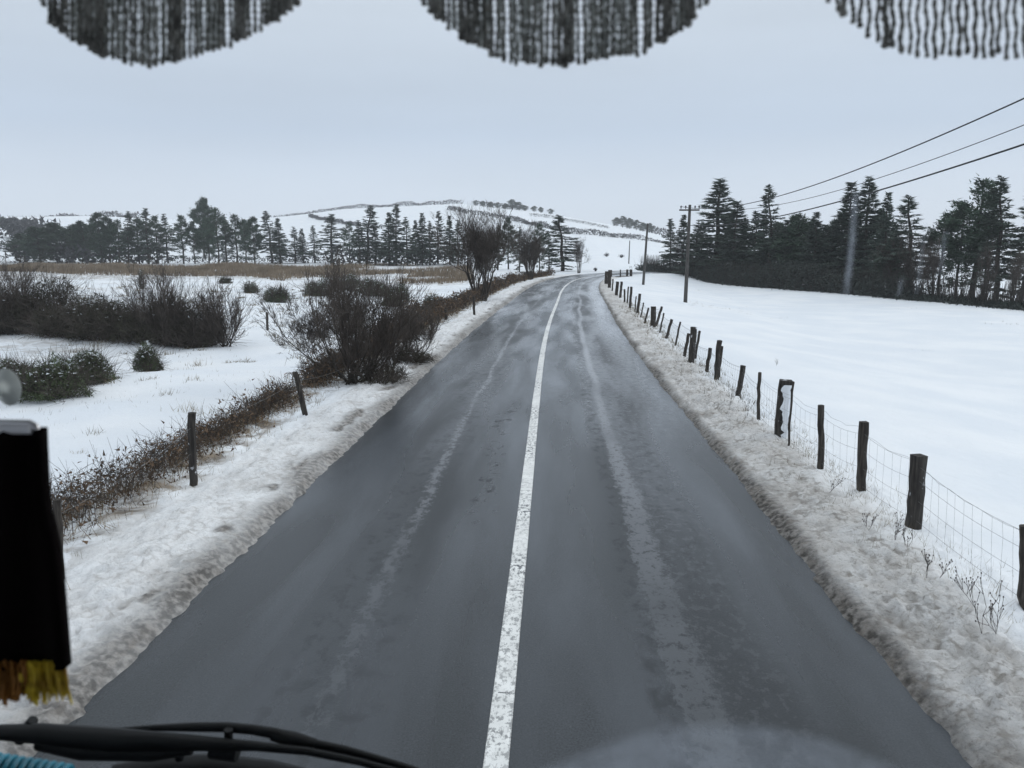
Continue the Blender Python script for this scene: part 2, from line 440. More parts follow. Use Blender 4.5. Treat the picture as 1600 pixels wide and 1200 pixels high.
def road_material(paint=False):
    m = bpy.data.materials.new('worn_white_paint' if paint else 'wet_asphalt'); m.use_nodes = True; t = m.node_tree; b = t.nodes['Principled BSDF']
    L = t.links.new
    def node(k, **kw):
        n = t.nodes.new(k)
        for a, v in kw.items(): setattr(n, a, v)
        return n
    uv = node('ShaderNodeUVMap', uv_map='UVMap')
    sp = node('ShaderNodeSeparateXYZ'); L(uv.outputs[0], sp.inputs[0])
    U, V = sp.outputs['X'], sp.outputs['Y']
    def stretch(sx, sy):
        n = node('ShaderNodeMapping'); n.inputs['Scale'].default_value = (sx, sy, 1); L(uv.outputs[0], n.inputs[0]); return n.outputs[0]
    def noise(vec, s, d=4, dist=0, rough=.5, off=None):
        n = node('ShaderNodeTexNoise'); n.inputs['Scale'].default_value = s; n.inputs['Detail'].default_value = d; n.inputs['Distortion'].default_value = dist
        n.inputs['Roughness'].default_value = rough; L(vec, n.inputs['Vector']); return n.outputs['Fac']
    def maprange(v, a, c, lo=0., hi=1.):
        n = node('ShaderNodeMapRange'); n.inputs['From Min'].default_value = a; n.inputs['From Max'].default_value = c
        n.inputs['To Min'].default_value = lo; n.inputs['To Max'].default_value = hi; L(v, n.inputs['Value']); return n.outputs[0]
    def op(o, a, c=None):
        n = node('ShaderNodeMath', operation=o)
        for i, v in enumerate((a, c)):
            if v is None: continue
            if isinstance(v, (int, float)): n.inputs[i].default_value = v
            else: L(v, n.inputs[i])
        return n.outputs[0]
    def mix(f, a, c, typ='RGBA'):
        n = node('ShaderNodeMix', data_type=typ)
        if isinstance(f, (int, float)): n.inputs['Factor'].default_value = f
        else: L(f, n.inputs['Factor'])
        for k, v in (('A', a), ('B', c)):
            if isinstance(v, tuple): n.inputs[k].default_value = (*v, 1)
            elif isinstance(v, (int, float)): n.inputs[k].default_value = v
            else: L(v, n.inputs[k])
        return n.outputs['Result']
    def band(u0, half, soft, wob=None):
        x = op('SUBTRACT', U, u0)
        if wob is not None: x = op('ADD', x, wob)
        return maprange(op('ABSOLUTE', x), half + soft, half)
    wob = op('MULTIPLY', op('SUBTRACT', noise(stretch(.0, .12), 1, 3), .5), .5)
    fine = noise(stretch(1, 1), 70, 4, 0, .7)
    film = noise(stretch(1.1, .16), 1.0, 6, .3)          # broad wet and dry patches drawn out along the lanes
    ragged = noise(stretch(3.4, 1.9), 2.4, 9, .25, .72)     # torn edges of the slush film
    spots = noise(stretch(1, .7), 5.5, 8, .2, .7)
    # wheel tracks: an icy strip beside a dark rubbed line
    nearf = maprange(V, 3.5, 9.5, .35, 1)
    tear = noise(stretch(1.4, 1), 7.5, 8, .1, .75)
    def strip(u0, wn, wf, soft):
        x = op('ADD', op('ABSOLUTE', op('ADD', op('SUBTRACT', U, u0), wob)), op('ADD', op('MULTIPLY', op('SUBTRACT', ragged, .5), .42), op('MULTIPLY', op('SUBTRACT', tear, .5), .5)))
        return maprange(op('SUBTRACT', x, maprange(V, 6, 15, wn, wf)), soft, 0)
    iceR = op('MULTIPLY', strip(1.29, .14, .06, .03), op('MULTIPLY', maprange(tear, .40, .48), maprange(noise(stretch(0, .2), 1.7, 4), .32, .5, .4, 1)))
    iceR2 = op('MULTIPLY', band(1.62, .25, .25, wob), op('MULTIPLY', maprange(tear, .53, .57), .5))
    iceL = op('MULTIPLY', strip(-1.22, .07, .05, .03), op('MULTIPLY', op('MULTIPLY', maprange(ragged, .46, .52), maprange(noise(stretch(0, .11), 1.3, 3), .38, .52, .5, 1)), .85))
    ice = op('MULTIPLY', op('MAXIMUM', op('MAXIMUM', iceR, iceR2), iceL), nearf)
    dk = op('MAXIMUM', band(1.08, .08, .10, wob), op('MULTIPLY', band(1.62, .22, .22, wob), .8))
    dk = op('MAXIMUM', dk, op('MULTIPLY', band(-1.27, .30, .28, wob), .75))
    dk = op('MULTIPLY', dk, maprange(spots, .40, .60, .0, .8))
    blot = op('MULTIPLY', band(-.52, .10, .12, wob), op('MULTIPLY', maprange(spots, .56, .62), maprange(op('ABSOLUTE', op('SUBTRACT', V, 11.5)), 3.6, 2.6)))
    dk = op('MAXIMUM', dk, blot)
    wide = op('MAXIMUM', band(1.55, .34, .42, wob), op('MULTIPLY', band(-1.30, .34, .40, wob), .9))
    wide = op('MULTIPLY', wide, maprange(film, .35, .5, 1, .45))
    dk = op('MAXIMUM', dk, op('MULTIPLY', wide, .72))
    # snow dust lying on the far stretch and along the margins
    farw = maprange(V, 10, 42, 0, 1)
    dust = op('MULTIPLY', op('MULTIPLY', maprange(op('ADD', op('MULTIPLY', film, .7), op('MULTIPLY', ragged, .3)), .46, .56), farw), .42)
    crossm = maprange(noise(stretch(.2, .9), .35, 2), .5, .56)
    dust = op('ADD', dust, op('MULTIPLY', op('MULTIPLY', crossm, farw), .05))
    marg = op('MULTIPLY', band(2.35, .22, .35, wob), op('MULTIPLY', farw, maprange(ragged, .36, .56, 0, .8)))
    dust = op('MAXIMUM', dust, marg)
    chips = noise(stretch(1, 1), 26, 5, 0, .8)
    base = mix(maprange(fine, .35, .65), (.014, .017, .020), (.044, .051, .058))
    base = mix(op('MULTIPLY', maprange(chips, .60, .68), .5), base, (.12, .125, .13))
    base = mix(op('MULTIPLY', maprange(chips, .42, .34), .6), base, (.010, .011, .012))
    base = mix(op('MULTIPLY', maprange(film, .42, .62), .65), base, (.070, .080, .094))
    base = mix(dk, base, (.016, .019, .023))
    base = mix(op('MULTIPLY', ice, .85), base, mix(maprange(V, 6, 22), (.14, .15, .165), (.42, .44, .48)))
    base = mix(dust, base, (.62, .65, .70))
    rough = mix(maprange(film, .38, .62), .30, .17, 'FLOAT')
    rough = mix(dk, rough, .50, 'FLOAT')
    rough = mix(ice, rough, .50, 'FLOAT')
    if paint:
        wear = maprange(noise(stretch(1.6, 1), 14, 8, .2, .75), .50, .56)
        wear = op('MAXIMUM', wear, op('MULTIPLY', maprange(op('ADD', op('ABSOLUTE', U), op('MULTIPLY', op('SUBTRACT', noise(stretch(1, 1), 30, 4), .5), .05)), .066, .078), 1.0))
        lng = maprange(noise(stretch(.2, .5), 1.1, 2), .35, .62, .15, 1)
        wear = op('MULTIPLY', wear, lng)
        jx = op('FRACT', op('ADD', op('MULTIPLY', V, .62), op('MULTIPLY', noise(stretch(8, 0), 3, 2), .03)))
        wear = op('MAXIMUM', wear, op('MULTIPLY', maprange(jx, .010, .005), maprange(spots, .5, .55)))
        pc = mix(maprange(noise(stretch(1, 1), 5, 5), .4, .65), (.74, .745, .73), (.88, .885, .87))
        base = mix(wear, pc, base)
        rough = mix(wear, .55, rough, 'FLOAT')
    b.inputs['IOR'].default_value = 1.42
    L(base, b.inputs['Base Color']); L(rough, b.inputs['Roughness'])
    bp = node('ShaderNodeBump'); bp.inputs['Strength'].default_value = .3; bp.inputs['Distance'].default_value = .006
    L(op('ADD', op('ADD', fine, op('MULTIPLY', chips, .7)), op('MULTIPLY', ice, .5)), bp.inputs['Height']); L(bp.outputs[0], b.inputs['Normal'])
    return m
M['road'] = road_material(); M['paint'] = road_material(True)

# ------------------------------------------------------------------ ground sheet
def ground():
    def side(a, b, n): return list(np.linspace(a, b, n))
    outer = []; x = 0; st = .10
    while x < 2600: st *= 1.062; x += st; outer.append(x)
    R = side(2.45, 4.75, 62) + [4.75 + o for o in outer]
    Lf = side(-2.45, -4.95, 68) + [-4.95 - o for o in outer]
    S = np.array(sorted(Lf) + list(np.linspace(-2.2, 2.2, 9)) + R)
    ys = [-40, -25, -15, -8, -4, -1, .5]
    y = 1.2
    while y < 2600: ys.append(y); y *= 1.0078; 
    Y = np.array(ys)
    SS, YY = np.meshgrid(S, Y)
    XX = SS + centre_ground(YY)
    # the fine columns stay near the road; far rows keep the same lateral offsets
    ZZ = Z(XX, YY)
    n, k = XX.shape
    mb = MB()
    V = np.stack([XX, YY, ZZ], -1).reshape(-1, 3)
    i = np.arange(n - 1)[:, None] * k + np.arange(k - 1)[None]
    F = np.stack([i, i + 1, i + k + 1, i + k], -1).reshape(-1, 4)
    mb.add(V, F)
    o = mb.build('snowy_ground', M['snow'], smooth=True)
    s = XX - centre(np.minimum(YY, 110)); e = np.abs(s) - HW
    d = np.hypot(XX, YY)
    near = 1 - sstep(92, 104, YY)
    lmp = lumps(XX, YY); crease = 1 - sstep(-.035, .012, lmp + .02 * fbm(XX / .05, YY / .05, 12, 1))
    wv = fbm(XX / .8, YY / 1.1, 91, 4)
    # the left verge is whiter than the right one
    wid = np.where(s > 0, 1.35, 1.5)
    verge = (1 - sstep(wid - .6, wid + .15, e + .4 * wv)) * near * np.where(s > 0, .95, .50)
    edge = (1 - sstep(np.where(s < 0, .10, .02), np.where(s < 0, .50, .26), e + .16 * wv)) * near
    edge = np.maximum(edge * np.where(s < 0, .82 + .25 * fbm(XX / .3, YY / .6, 15, 3), 1), np.where(s < 0, .95, .5) * sstep(.0, .35, fbm(XX / .25, YY / .5, 14, 3)) * np.exp(-((e - np.where(s < 0, .36, .2)) / .17) ** 2) * near)
    t = np.where(YY > 1, XX / np.maximum(YY, 1), 9)
    pxs = np.interp(t, _sk_t, _sk_px)
    dn = np.interp(pxs, [-200, 0, 380, 440, 520, 700, 860], [114, 110, 106, 90, 76, 80, 88])
    patch = fbm(XX / 14, YY / 20, 55, 4)
    reed = sstep(-4, 6, d - dn + 9 * patch) * (1 - sstep(150, 166, d + 10 * patch)) * (s < -6)
    reed *= (1 - sstep(725, 745, pxs)) * np.where(pxs > 440, sstep(-.25, .15, patch + .35), 1)
    hedge_strip = (1 - sstep(.25, .7, np.abs(e - 1.95))) * (s < 0) * near
    bog = sstep(.15, .5, fbm(XX / 7, YY / 7, 66, 4)) * sstep(6, 9, -s) * (1 - sstep(110, 150, d)) * .45
    far = sstep(.25, .6, fbm(XX / 60, YY / 40, 73, 3)) * sstep(200, 260, d) * (pxs < 120) * .8
    rough = np.clip(np.maximum.reduce([reed, hedge_strip * .9, bog, far]), 0, 1)
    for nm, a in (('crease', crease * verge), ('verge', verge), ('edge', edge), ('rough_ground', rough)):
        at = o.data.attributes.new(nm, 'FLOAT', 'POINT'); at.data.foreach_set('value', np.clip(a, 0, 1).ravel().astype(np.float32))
    tag(o, kind='structure')
    return o
ground()

# ------------------------------------------------------------------ road
def road_path():
    ys = [-30, -10, 0, 1] + list(np.exp(np.linspace(math.log(1.5), math.log(104), 150)))
    P = [(float(centre(y)), y) for y in ys]
    x, y = P[-1]
    hd = math.atan2(P[-1][0] - P[-2][0], P[-1][1] - P[-2][1])
    for i in range(14):
        hd = min(hd + .05, 1.15)
        x += math.sin(hd) * 1.5; y += math.cos(hd) * 1.5; P.append((x, y))
    return np.array(P)
RP = road_path()
def ribbon(name, mtl, off0, off1, z, nl):
    T = np.gradient(RP, axis=0); T /= np.linalg.norm(T, axis=1, keepdims=True)
    Nn = np.stack([T[:, 1], -T[:, 0]], 1)
    V = RP[:, 1].copy(); seg = np.linalg.norm(np.diff(RP, axis=0), axis=1); V = np.concatenate([[RP[0, 1]], RP[0, 1] + np.cumsum(seg)])
    us = np.linspace(off0, off1, nl)
    n = len(RP)
    P = RP[:, None] + Nn[:, None] * us[None, :, None]
    zz = np.full((n, nl), z) - .012 * (us[None] / HW) ** 2
    zz = zz - np.clip(RP[:, 1:2] - 106, 0, 99) * .02
    mb = MB(); mb.add(np.concatenate([P, zz[..., None]], -1).reshape(-1, 3), (lambda i: np.stack([i, i + 1, i + nl + 1, i + nl], -1).reshape(-1, 4))(np.arange(n - 1)[:, None] * nl + np.arange(nl - 1)[None]))
    o = mb.build(name, mtl, smooth=True)
    uvl = o.data.uv_layers.new(name='UVMap')
    li = np.zeros(len(o.data.loops), int); o.data.loops.foreach_get('vertex_index', li)
    uvv = np.stack([np.broadcast_to(us[None], (n, nl)), np.broadcast_to(V[:, None], (n, nl))], -1).reshape(-1, 2)
    uvl.data.foreach_set('uv', uvv[li].ravel().astype(np.float32))
    tag(o, kind='structure')
    return o
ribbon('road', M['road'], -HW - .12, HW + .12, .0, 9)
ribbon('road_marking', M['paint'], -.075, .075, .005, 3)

# ------------------------------------------------------------------ far blue hills
def far_hills():
    mb = MB()
    pts = [(1380, 389), (1440, 384), (1500, 376), (1560, 370), (1600, 366), (1680, 368), (1760, 378), (1860, 389)]
    rows = []
    for Yd, k in ((2100, 0), (2250, .7), (2450, 1.), (2560, .5)):
        r = []
        for i in range(60):
            p = 1380 + 480 * i / 59
            py = np.interp(p, [a for a, b in pts], [b for a, b in pts])
            d = ray(p, 391); h = 3 + (391 - py) / 1218 * 2450
            r.append((d.x / d.y * Yd, Yd, -25 + (h + 25) * k + 3 * math.sin(i * 1.7) * k))
        rows.append(r)
    V = np.array(rows).reshape(-1, 3)
    i = np.arange(3)[:, None] * 60 + np.arange(59)[None]
    mb.add(V, np.stack([i, i + 1, i + 61, i + 60], -1).reshape(-1, 4))
    o = mb.build('distant_hill', mat('hill_heath', (.075, .085, .105), .95, .3, .01), smooth=True)
    tag(o, kind='structure')
far_hills()

# ------------------------------------------------------------------ vegetation builders (unit trees, scaled when placed)
def conifer_mesh(seed, H=12., R=2.6, bare=.22, n_whorl=26, pine=False, gap=.0, fol=1.0):
    n_whorl = int(n_whorl * 1.25); fol *= 1.9
    r = np.random.default_rng(seed)
    tr = MB(); cw = MB()
    lean = r.normal(0, .15, 2)
    zz = np.linspace(0, H, 12)
    axis = np.stack([lean[0] * (zz / H) ** 2 + .06 * np.sin(zz * 1.1 + seed), lean[1] * (zz / H) ** 2 + .06 * np.cos(zz * .9), zz], 1)
    tr.tube(axis, .17 * (1 - zz / H) ** .8 + .018, 6)
    def ax(z): return np.array([np.interp(z, zz, axis[:, 0]), np.interp(z, zz, axis[:, 1]), z])
    P, D, L, W = [], [], [], []
    s0, s1, r0, r1 = [], [], [], []
    for wv in range(n_whorl + 8):
        q = wv / (n_whorl + 7)
        z = H * (bare * .35 + (1 - bare * .35) * q ** .95)
        dead = z < H * bare
        t = (z / H - bare) / (1 - bare)
        if dead: prof = .55
        elif pine: prof = (.55 + .45 * math.sin(min(1, t * 1.25) * math.pi * .8)) * (1 - t ** 3) + .08
        else: prof = 1.12 * (1 - t) ** .95 * min(1, .75 + t * 1.8) + .03
        for b in range(r.integers(3, 6)):
            if r.random() < gap: continue
            th = r.uniform(0, 2 * np.pi)
            ln = R * prof * r.uniform(.5, 1.15)
            if ln < .12: ln = .12
            up = (-.12 + .75 * max(t, 0) ** 1.5) if not pine else (.25 + .5 * max(t, 0))
            up += r.normal(0, .10)
            nseg = 5
            o = ax(z + r.uniform(-.15, .15)); pts = [o]
            d = np.array([math.cos(th), math.sin(th), up])
            for k in range(nseg):
                d = d + np.array([r.normal(0, .08), r.normal(0, .08), (.07 if k > 2 else -.05)])
                pts.append(pts[-1] + d / np.linalg.norm(d) * ln / nseg)
            pts = np.array(pts)
            rad = np.linspace(.035 * max(.4, ln / R), .008, nseg + 1)
            s0 += list(pts[:-1]); s1 += list(pts[1:]); r0 += list(rad[:-1]); r1 += list(rad[1:])
            if dead:
                # dead side twigs
                for k in range(4):
                    a = pts[r.integers(1, nseg)]; dd = np.array([math.cos(th + r.normal(0, .9)), math.sin(th + r.normal(0, .9)), r.normal(-.15, .3)])
                    s0.append(a); s1.append(a + dd * ln * .3); r0.append(.012); r1.append(.004)
                if r.random() > .6: continue
            nt_ = int(fol * ln * (17 if not pine else 22)) + 5
            if pine:
                u = np.clip(r.normal(.78, .2, nt_), .25, 1.05)
            else:
                u = r.uniform(.12, 1.05, nt_)
            kk = np.clip(u * nseg, 0, nseg - 1e-6); ki = kk.astype(int); fr = (kk - ki)[:, None]
            base = pts[ki] * (1 - fr) + pts[np.minimum(ki + 1, nseg)] * fr
            bd = pts[np.minimum(ki + 1, nseg)] - pts[ki]; bd /= np.linalg.norm(bd, axis=1, keepdims=True)
            side = np.cross(bd, [0, 0, 1.]) * r.choice([-1, 1], nt_)[:, None]
            wid = ln * .34 * (1.1 - u)[:, None] if not pine else .28
            base = base + side * wid * r.uniform(0, 1, (nt_, 1)) + r.normal(0, .05 if not pine else .16, (nt_, 3)) + np.array([0, 0, -.06 if not pine else .08]) * r.uniform(0, 1, (nt_, 1))
            dd = bd * .7 + side * .75 + r.normal(0, .25 if not pine else .7, (nt_, 3)) + np.array([0, 0, -.12 if not pine else .3])
            P.append(base); D.append(dd); L.append(r.uniform(.22, .50, nt_)); W.append(r.uniform(.08, .17, nt_) if not pine else r.uniform(.09, .17, nt_))
    # leader shoot
    tip = ax(H); n = 14
    P.append(tip + np.stack([r.normal(0, .03, n), r.normal(0, .03, n), -r.uniform(0, .7, n)], 1)); D.append(np.stack([r.normal(0, .6, n), r.normal(0, .6, n), np.full(n, .9)], 1)); L.append(np.full(n, .28)); W.append(np.full(n, .06))
    tr.cones(s0, s1, r0, r1, 3)
    cw.leaves(np.concatenate(P), np.concatenate(D), np.concatenate(L), np.concatenate(W))
    return tr.mesh('trunk', M['bark'], True), cw.mesh('crown', M['needle_pine' if pine else 'needle'])

def branching(r, starts, depth, length, shrink=.72, spread=.5, rad=.05, up=.15, kids=(2, 4), nseg=3, wob=.12):
    """recursive bare branching as arrays of segments"""
    s0, s1, r0, r1, tips = [], [], [], [], []
    stack = [(np.array(p, float), np.array(d, float) / np.linalg.norm(d), length * f, rad * f, depth) for p, d, f in starts]
    while stack:
        p, d, ln, ra, dep = stack.pop()
        pts = [p]
        for k in range(nseg):
            d = d + r.normal(0, wob, 3) + np.array([0, 0, up * .3]); d /= np.linalg.norm(d)
            q = p + d * ln / nseg
            s0.append(p); s1.append(q); ra2 = ra * (1 - .45 / nseg * 1); r0.append(ra); r1.append(ra2); ra = ra2; p = q; pts.append(p)
        if dep > 0:
            for k in range(r.integers(*kids) + 1):
                a = pts[-1] if k == 0 else pts[r.integers(1, len(pts))]
                nd = d + r.normal(0, spread, 3) + np.array([0, 0, up]); 
                stack.append((a, nd / np.linalg.norm(nd), ln * shrink * r.uniform(.75, 1.2), ra * .72, dep - 1))
        else:
            tips.append(np.append(p, d))
    return np.array(s0), np.array(s1), np.array(r0), np.array(r1), np.array(tips)

def place_tree(name, meshes, base, h, wd, proto_h, proto_r, label, cat, group, rz=None, parts=('trunk', 'crown')):
    o = empty(name, base - Vector((0, 0, .1)), label, cat, group)
    sz = (h + .1) / proto_h; sx = wd / (2 * proto_r)
    sx = min(max(sx, sz * .35), sz * 3)
    o.scale = (sx, sx, sz)
    o.rotation_euler.z = rnd.uniform(0, 6.28) if rz is None else rz
    for nm, me in zip(parts, meshes):
        c = bpy.data.objects.new(nm, me); COL.objects.link(c); c.parent = o
    return o

CON = [conifer_mesh(1, bare=.10, fol=1.15), conifer_mesh(2, bare=.16, R=2.4, fol=1.1), conifer_mesh(3, bare=.2, R=2.2, n_whorl=22, gap=.1, fol=.9), conifer_mesh(4, bare=.24, R=2.0, n_whorl=20, gap=.16, fol=.85)]
PIN = [conifer_mesh(11, bare=.28, R=2.6, n_whorl=20, pine=True, fol=1.0), conifer_mesh(12, bare=.36, R=2.4, n_whorl=17, pine=True, gap=.12, fol=.9), conifer_mesh(13, bare=.18, R=3.0, n_whorl=24, pine=True, fol=1.2)]
RC = {0: 2.6, 1: 2.4, 2: 2.2, 3: 2.0}; RPn = {0: 2.6, 1: 2.4, 2: 3.0}
def con(px, top, D, wpx, kind, label, group, cat='tree', base=None):
    p = base or on_ground(px, D)
    h = height_to(p, px, top)
    wd = wpx / 1218 * p.y * (1.4 if group == G2 else 1.38)
    if kind[0] == 'c':
        k = int(kind[1]); return place_tree('conifer', CON[k], p, h, wd, 12., RC[k], label, cat, group)
    k = int(kind[1]); return place_tree('pine_tree', PIN[k], p, h, wd, 12., RPn[k], label, cat, group)

# --- trees right of the road, beyond the white field
def Dr(px): return float(np.interp(px, [1030, 1120, 1200, 1300, 1424, 1500, 1563, 1620], [112, 101, 90, 81, 71, 66, 62, 59]))
G2 = 'conifer row behind the brown reeds'
G1 = 'conifers beyond the white field to the right of the road'
right = [
 (1048, 343, 34, 'c2', 'small sparse conifer at the road end of the dark tree belt, beyond the crossarm pole'),
 (1068, 337, 40, 'c1', 'short conifer just behind the crossarm pole, next to the tall pointed spruce'),
 (1088, 345, 34, 'c3', 'thin low conifer between the crossarm pole and the tall pointed spruce'),
 (1120, 282, 100, 'c0', 'tall broad pointed spruce, first tall one past the crossarm pole'),
 (1147, 316, 64, 'c1', 'medium spruce touching the near side of the tall broad pointed spruce'),
 (1180, 332, 50, 'c0', 'rounded dark spruce between the tall broad spruce and the thin-topped one'),
 (1205, 291, 56, 'c2', 'spruce with a long thin top crossed by the lowest overhead cable'),
 (1228, 345, 60, 'c1', 'low dense spruce under the cables, just past the thin-topped spruce'),
 (1252, 338, 66, 'p2', 'low wide bushy evergreen in the dip of the dark tree belt'),
 (1274, 333, 54, 'c1', 'low pointed spruce closing the dip of the dark tree belt'),
 (1300, 345, 56, 'c0', 'stubby dark spruce in front of the pair of tall spruces under the cables'),
 (1322, 287, 72, 'c1', 'first of the two tall spruces whose tips reach the cables'),
 (1352, 279, 80, 'c0', 'second and taller of the two spruces whose tips reach the cables'),
 (1382, 303, 46, 'c1', 'narrow spruce pressed against the second tall spruce by the gap'),
 (1424, 307, 76, 'c2', 'lone airy spruce standing in the open gap of the dark tree belt'),
 (1402, 372, 44, 'p2', 'low dark bushy evergreen at the foot of the lone airy spruce'),
 (1472, 345, 50, 'p1', 'low round pine leaning out on the gap side of the big broad pine'),
 (1527, 287, 84, 'p1', 'big broad dark pine with a bare lower trunk at the thin end of the belt'),
 (1500, 322, 48, 'p1', 'pine crown joined to the gap side of the big broad pine'),
 (1563, 277, 72, 'c2', 'tall spiky spruce with spread branches beside the big broad pine'),
 (1606, 288, 60, 'c3', 'spruce cut by the picture edge, past the tall spiky spruce'),
 (1645, 300, 60, 'c1', 'spruce outside the picture edge past all others'),
]
fill = [(1097, 348, 40, 'c0'), (1134, 334, 46, 'c1'), (1165, 342, 48, 'c0'), (1192, 338, 44, 'c1'), (1216, 350, 50, 'p2'), (1240, 352, 50, 'c0'), (1264, 350, 46, 'p2'), (1286, 352, 50, 'c1'), (1311, 334, 44, 'p2'), (1337, 322, 46, 'c1'), (1367, 332, 44, 'p2'), (1394, 348, 36, 'c1'), (1543, 340, 34, 'p1')]
nb = ['crossarm pole', 'tall broad spruce', 'medium spruce', 'rounded dark spruce', 'thin-topped spruce', 'low dense spruce', 'low wide bushy evergreen', 'low pointed spruce', 'stubby dark spruce', 'pair of tall spruces', 'taller of the tall pair', 'narrow spruce by the gap', 'big broad pine']
for (px, top, wpx, kind), b_ in zip(fill, nb):
    con(px, top, Dr(px) + rnd.uniform(6, 11), wpx, kind, 'half-hidden evergreen filling the belt just past the ' + b_, G1)
for px, top, wpx, kind, lab in right[:-1]:
    con(px, top, Dr(px) + rnd.uniform(1.5, 6), wpx, kind, lab, G1)

# --- long row of conifers behind the reeds on the left
G2 = 'conifer row behind the brown reeds'
rowl = [(38, 366, 40, 'p2', 'bush'), (62, 356, 44, 'p2', 'bush'), (88, 350, 46, 'p2', 'bush'), (112, 352, 46, 'p2', 'bush'), (134, 347, 36, 'p2', 'bush'), (158, 335, 30, 'p0', ''), (171, 340, 26, 'p0', ''),
 (186, 346, 24, 'p1', ''), (200, 331, 26, 'c2', ''), (216, 343, 28, 'p0', ''), (231, 326, 32, 'c2', ''), (245, 340, 28, 'p1', ''), (261, 335, 24, 'c3', ''), (286, 339, 26, 'p1', ''), (303, 348, 22, 'p1', ''),
 (326, 342, 24, 'p0', ''), (341, 328, 28, 'p1', ''), (353, 340, 22, 'c3', ''), (370, 338, 28, 'p1', ''), (384, 345, 20, 'p1', ''), (397, 341, 26, 'p0', ''), (424, 331, 34, 'c2', ''), (437, 342, 30, 'c1', ''), (461, 355, 24, 'c3', ''), (473, 358, 20, 'c1', ''), (491, 353, 20, 'c3', ''),
 (518, 335, 42, 'c2', ''), (546, 350, 18, 'p1', ''), (562, 345, 24, 'c3', ''), (574, 322, 42, 'c2', ''), (587, 352, 22, 'c3', ''), (608, 333, 32, 'c1', ''), (619, 320, 32, 'c2', ''), (636, 340, 24, 'c3', ''), (649, 345, 22, 'c1', ''), (660, 334, 26, 'c1', ''), (672, 346, 22, 'c3', ''), (684, 331, 26, 'c2', ''),
 (703, 338, 26, 'c1', ''), (716, 345, 24, 'c3', '')]
ords = 'first second third fourth fifth sixth seventh eighth ninth tenth eleventh twelfth thirteenth fourteenth fifteenth sixteenth seventeenth eighteenth nineteenth twentieth'.split()
ords += ['twenty-' + o for o in ords[:9]] + ['thirtieth'] + ['thirty-' + o for o in ords[:9]] + ['fortieth']
for i, (px, top, wpx, kind, nt2) in enumerate(rowl):
    look = 'low bushy evergreen' if nt2 else ('bare-legged pine' if kind[0] == 'p' else 'pointed spruce')
    if px == 574: lab = 'tall dark pointed spruce, the twenty-ninth along, below the hilltop lone tree'
    o = con(px, top, 172 + rnd.uniform(-5, 6) - (12 if px > 560 else 0), wpx * 1.1, kind, '%s, %s from the left in the row behind the reeds' % (look, ords[i]), G2)
con(319, 311, 210, 34, 'p2', 'broad round-topped tree standing taller than the row behind the reeds', 'lone trees').scale.z *= 1
# --- thin trees and the lone spruce by the bend
G3 = 'slender trees left of the bend'
for px, top, wpx, kind, D, lab in [
 (778, 350, 22, 'c3', 135, 'thin grey conifer just past the many-stemmed tree'),
 (794, 342, 26, 'p1', 138, 'slender tall pine with a bare stem between the two roadside multi-stem trees'),
 (812, 356, 20, 'c3', 128, 'thin conifer touching the smaller roadside multi-stem tree'),
 (843, 352, 24, 'p1', 118, 'slender pine rising just behind the smaller roadside multi-stem tree'),
 (858, 364, 20, 'c3', 120, 'short thin conifer next to the lone spruce at the bend'),
 (879, 337, 56, 'c2', 112, 'lone spruce with level layered branches at the outside of the bend')]:
    con(px, top, D, wpx, kind, lab, G3)
# --- hilltop clumps
def clump(pts, D, group, lab):
    for i, (px, top, wpx) in enumerate(pts):
        p = on_ground(px, D)
        h = max(3.5, height_to(p, px, top))
        k = rnd.choice([0, 2])
        o = place_tree('hilltop_tree', PIN[k], p, h, wpx / 1218 * D, 12., RPn[k], '%s, %s from the left' % (lab, ords[i]), 'tree', group)
clump([(744, 328, 13), (755, 326, 18), (767, 326, 16), (778, 324, 18), (790, 319, 22), (801, 312, 27), (811, 316, 22), (820, 325, 15), (834, 328, 15), (845, 331, 10), (860, 333, 13)], 500, 'wood on the hill crest', 'small dark tree in the wood on the hill crest')
clump([(962, 340, 16), (972, 338, 18), (983, 341, 18), (993, 344, 16), (1004, 348, 18), (1014, 349, 16)], 480, 'clump on the far slope', 'tree in the dark clump on the slope above the bend')
clump([(2, 333, 18), (12, 342, 18), (28, 350, 22), (44, 340, 14)], 330, 'far trees at the left edge', 'hazy far tree beyond the end of the pine row')

# --- hedgerows on the hill
def far_hedge(path, D, h, wdt, label, name='hedgerow'):
    mb = MB(); P, Dd = [], []
    pts = []
    for (px, py) in path:
        if D is None: pts.append(ground_at(px, py, 60, 555))
        else: pts.append(on_ground(px, D))
    pts = np.array([tuple(p) for p in pts])
    seg = np.linalg.norm(np.diff(pts, axis=0), axis=1); cum = np.concatenate([[0], np.cumsum(seg)])
    tot = cum[-1]; n = int(min(tot * 26, 9000))
    u = np.sort(RNG.uniform(0, tot, n))
    X = np.stack([np.interp(u, cum, pts[:, k]) for k in range(2)], 1)
    X += RNG.normal(0, wdt * .35, (n, 2))
    zg = Z(X[:, 0], X[:, 1], False)
    hh = h * (.55 + .9 * vnoise(u / 7, u * 0, 7)) 
    z = zg + RNG.uniform(0, 1, n) ** .8 * hh
    P = np.column_stack([X, z])
    mb.leaves(P, RNG.normal(0, 1, (n, 3)) + [0, 0, .5], RNG.uniform(.6, 1.3, n) * max(.5, h / 2.5), RNG.uniform(.35, .7, n) * max(.5, h / 2.5))
    o = mb.build(name, M['hedge']); tag(o, label, 'hedge' if name == 'hedgerow' else 'undergrowth', 'hedgerows on the far hill' if name == 'hedgerow' else None)
    return o
far_hedge([(430, 345), (465, 344), (490, 338), (520, 334), (545, 331.5), (600, 328.5), (640, 327), (690, 325), (720, 323)], 545, 2.2, 2.5, 'thin dark hedge line along the bare crest of the hill')
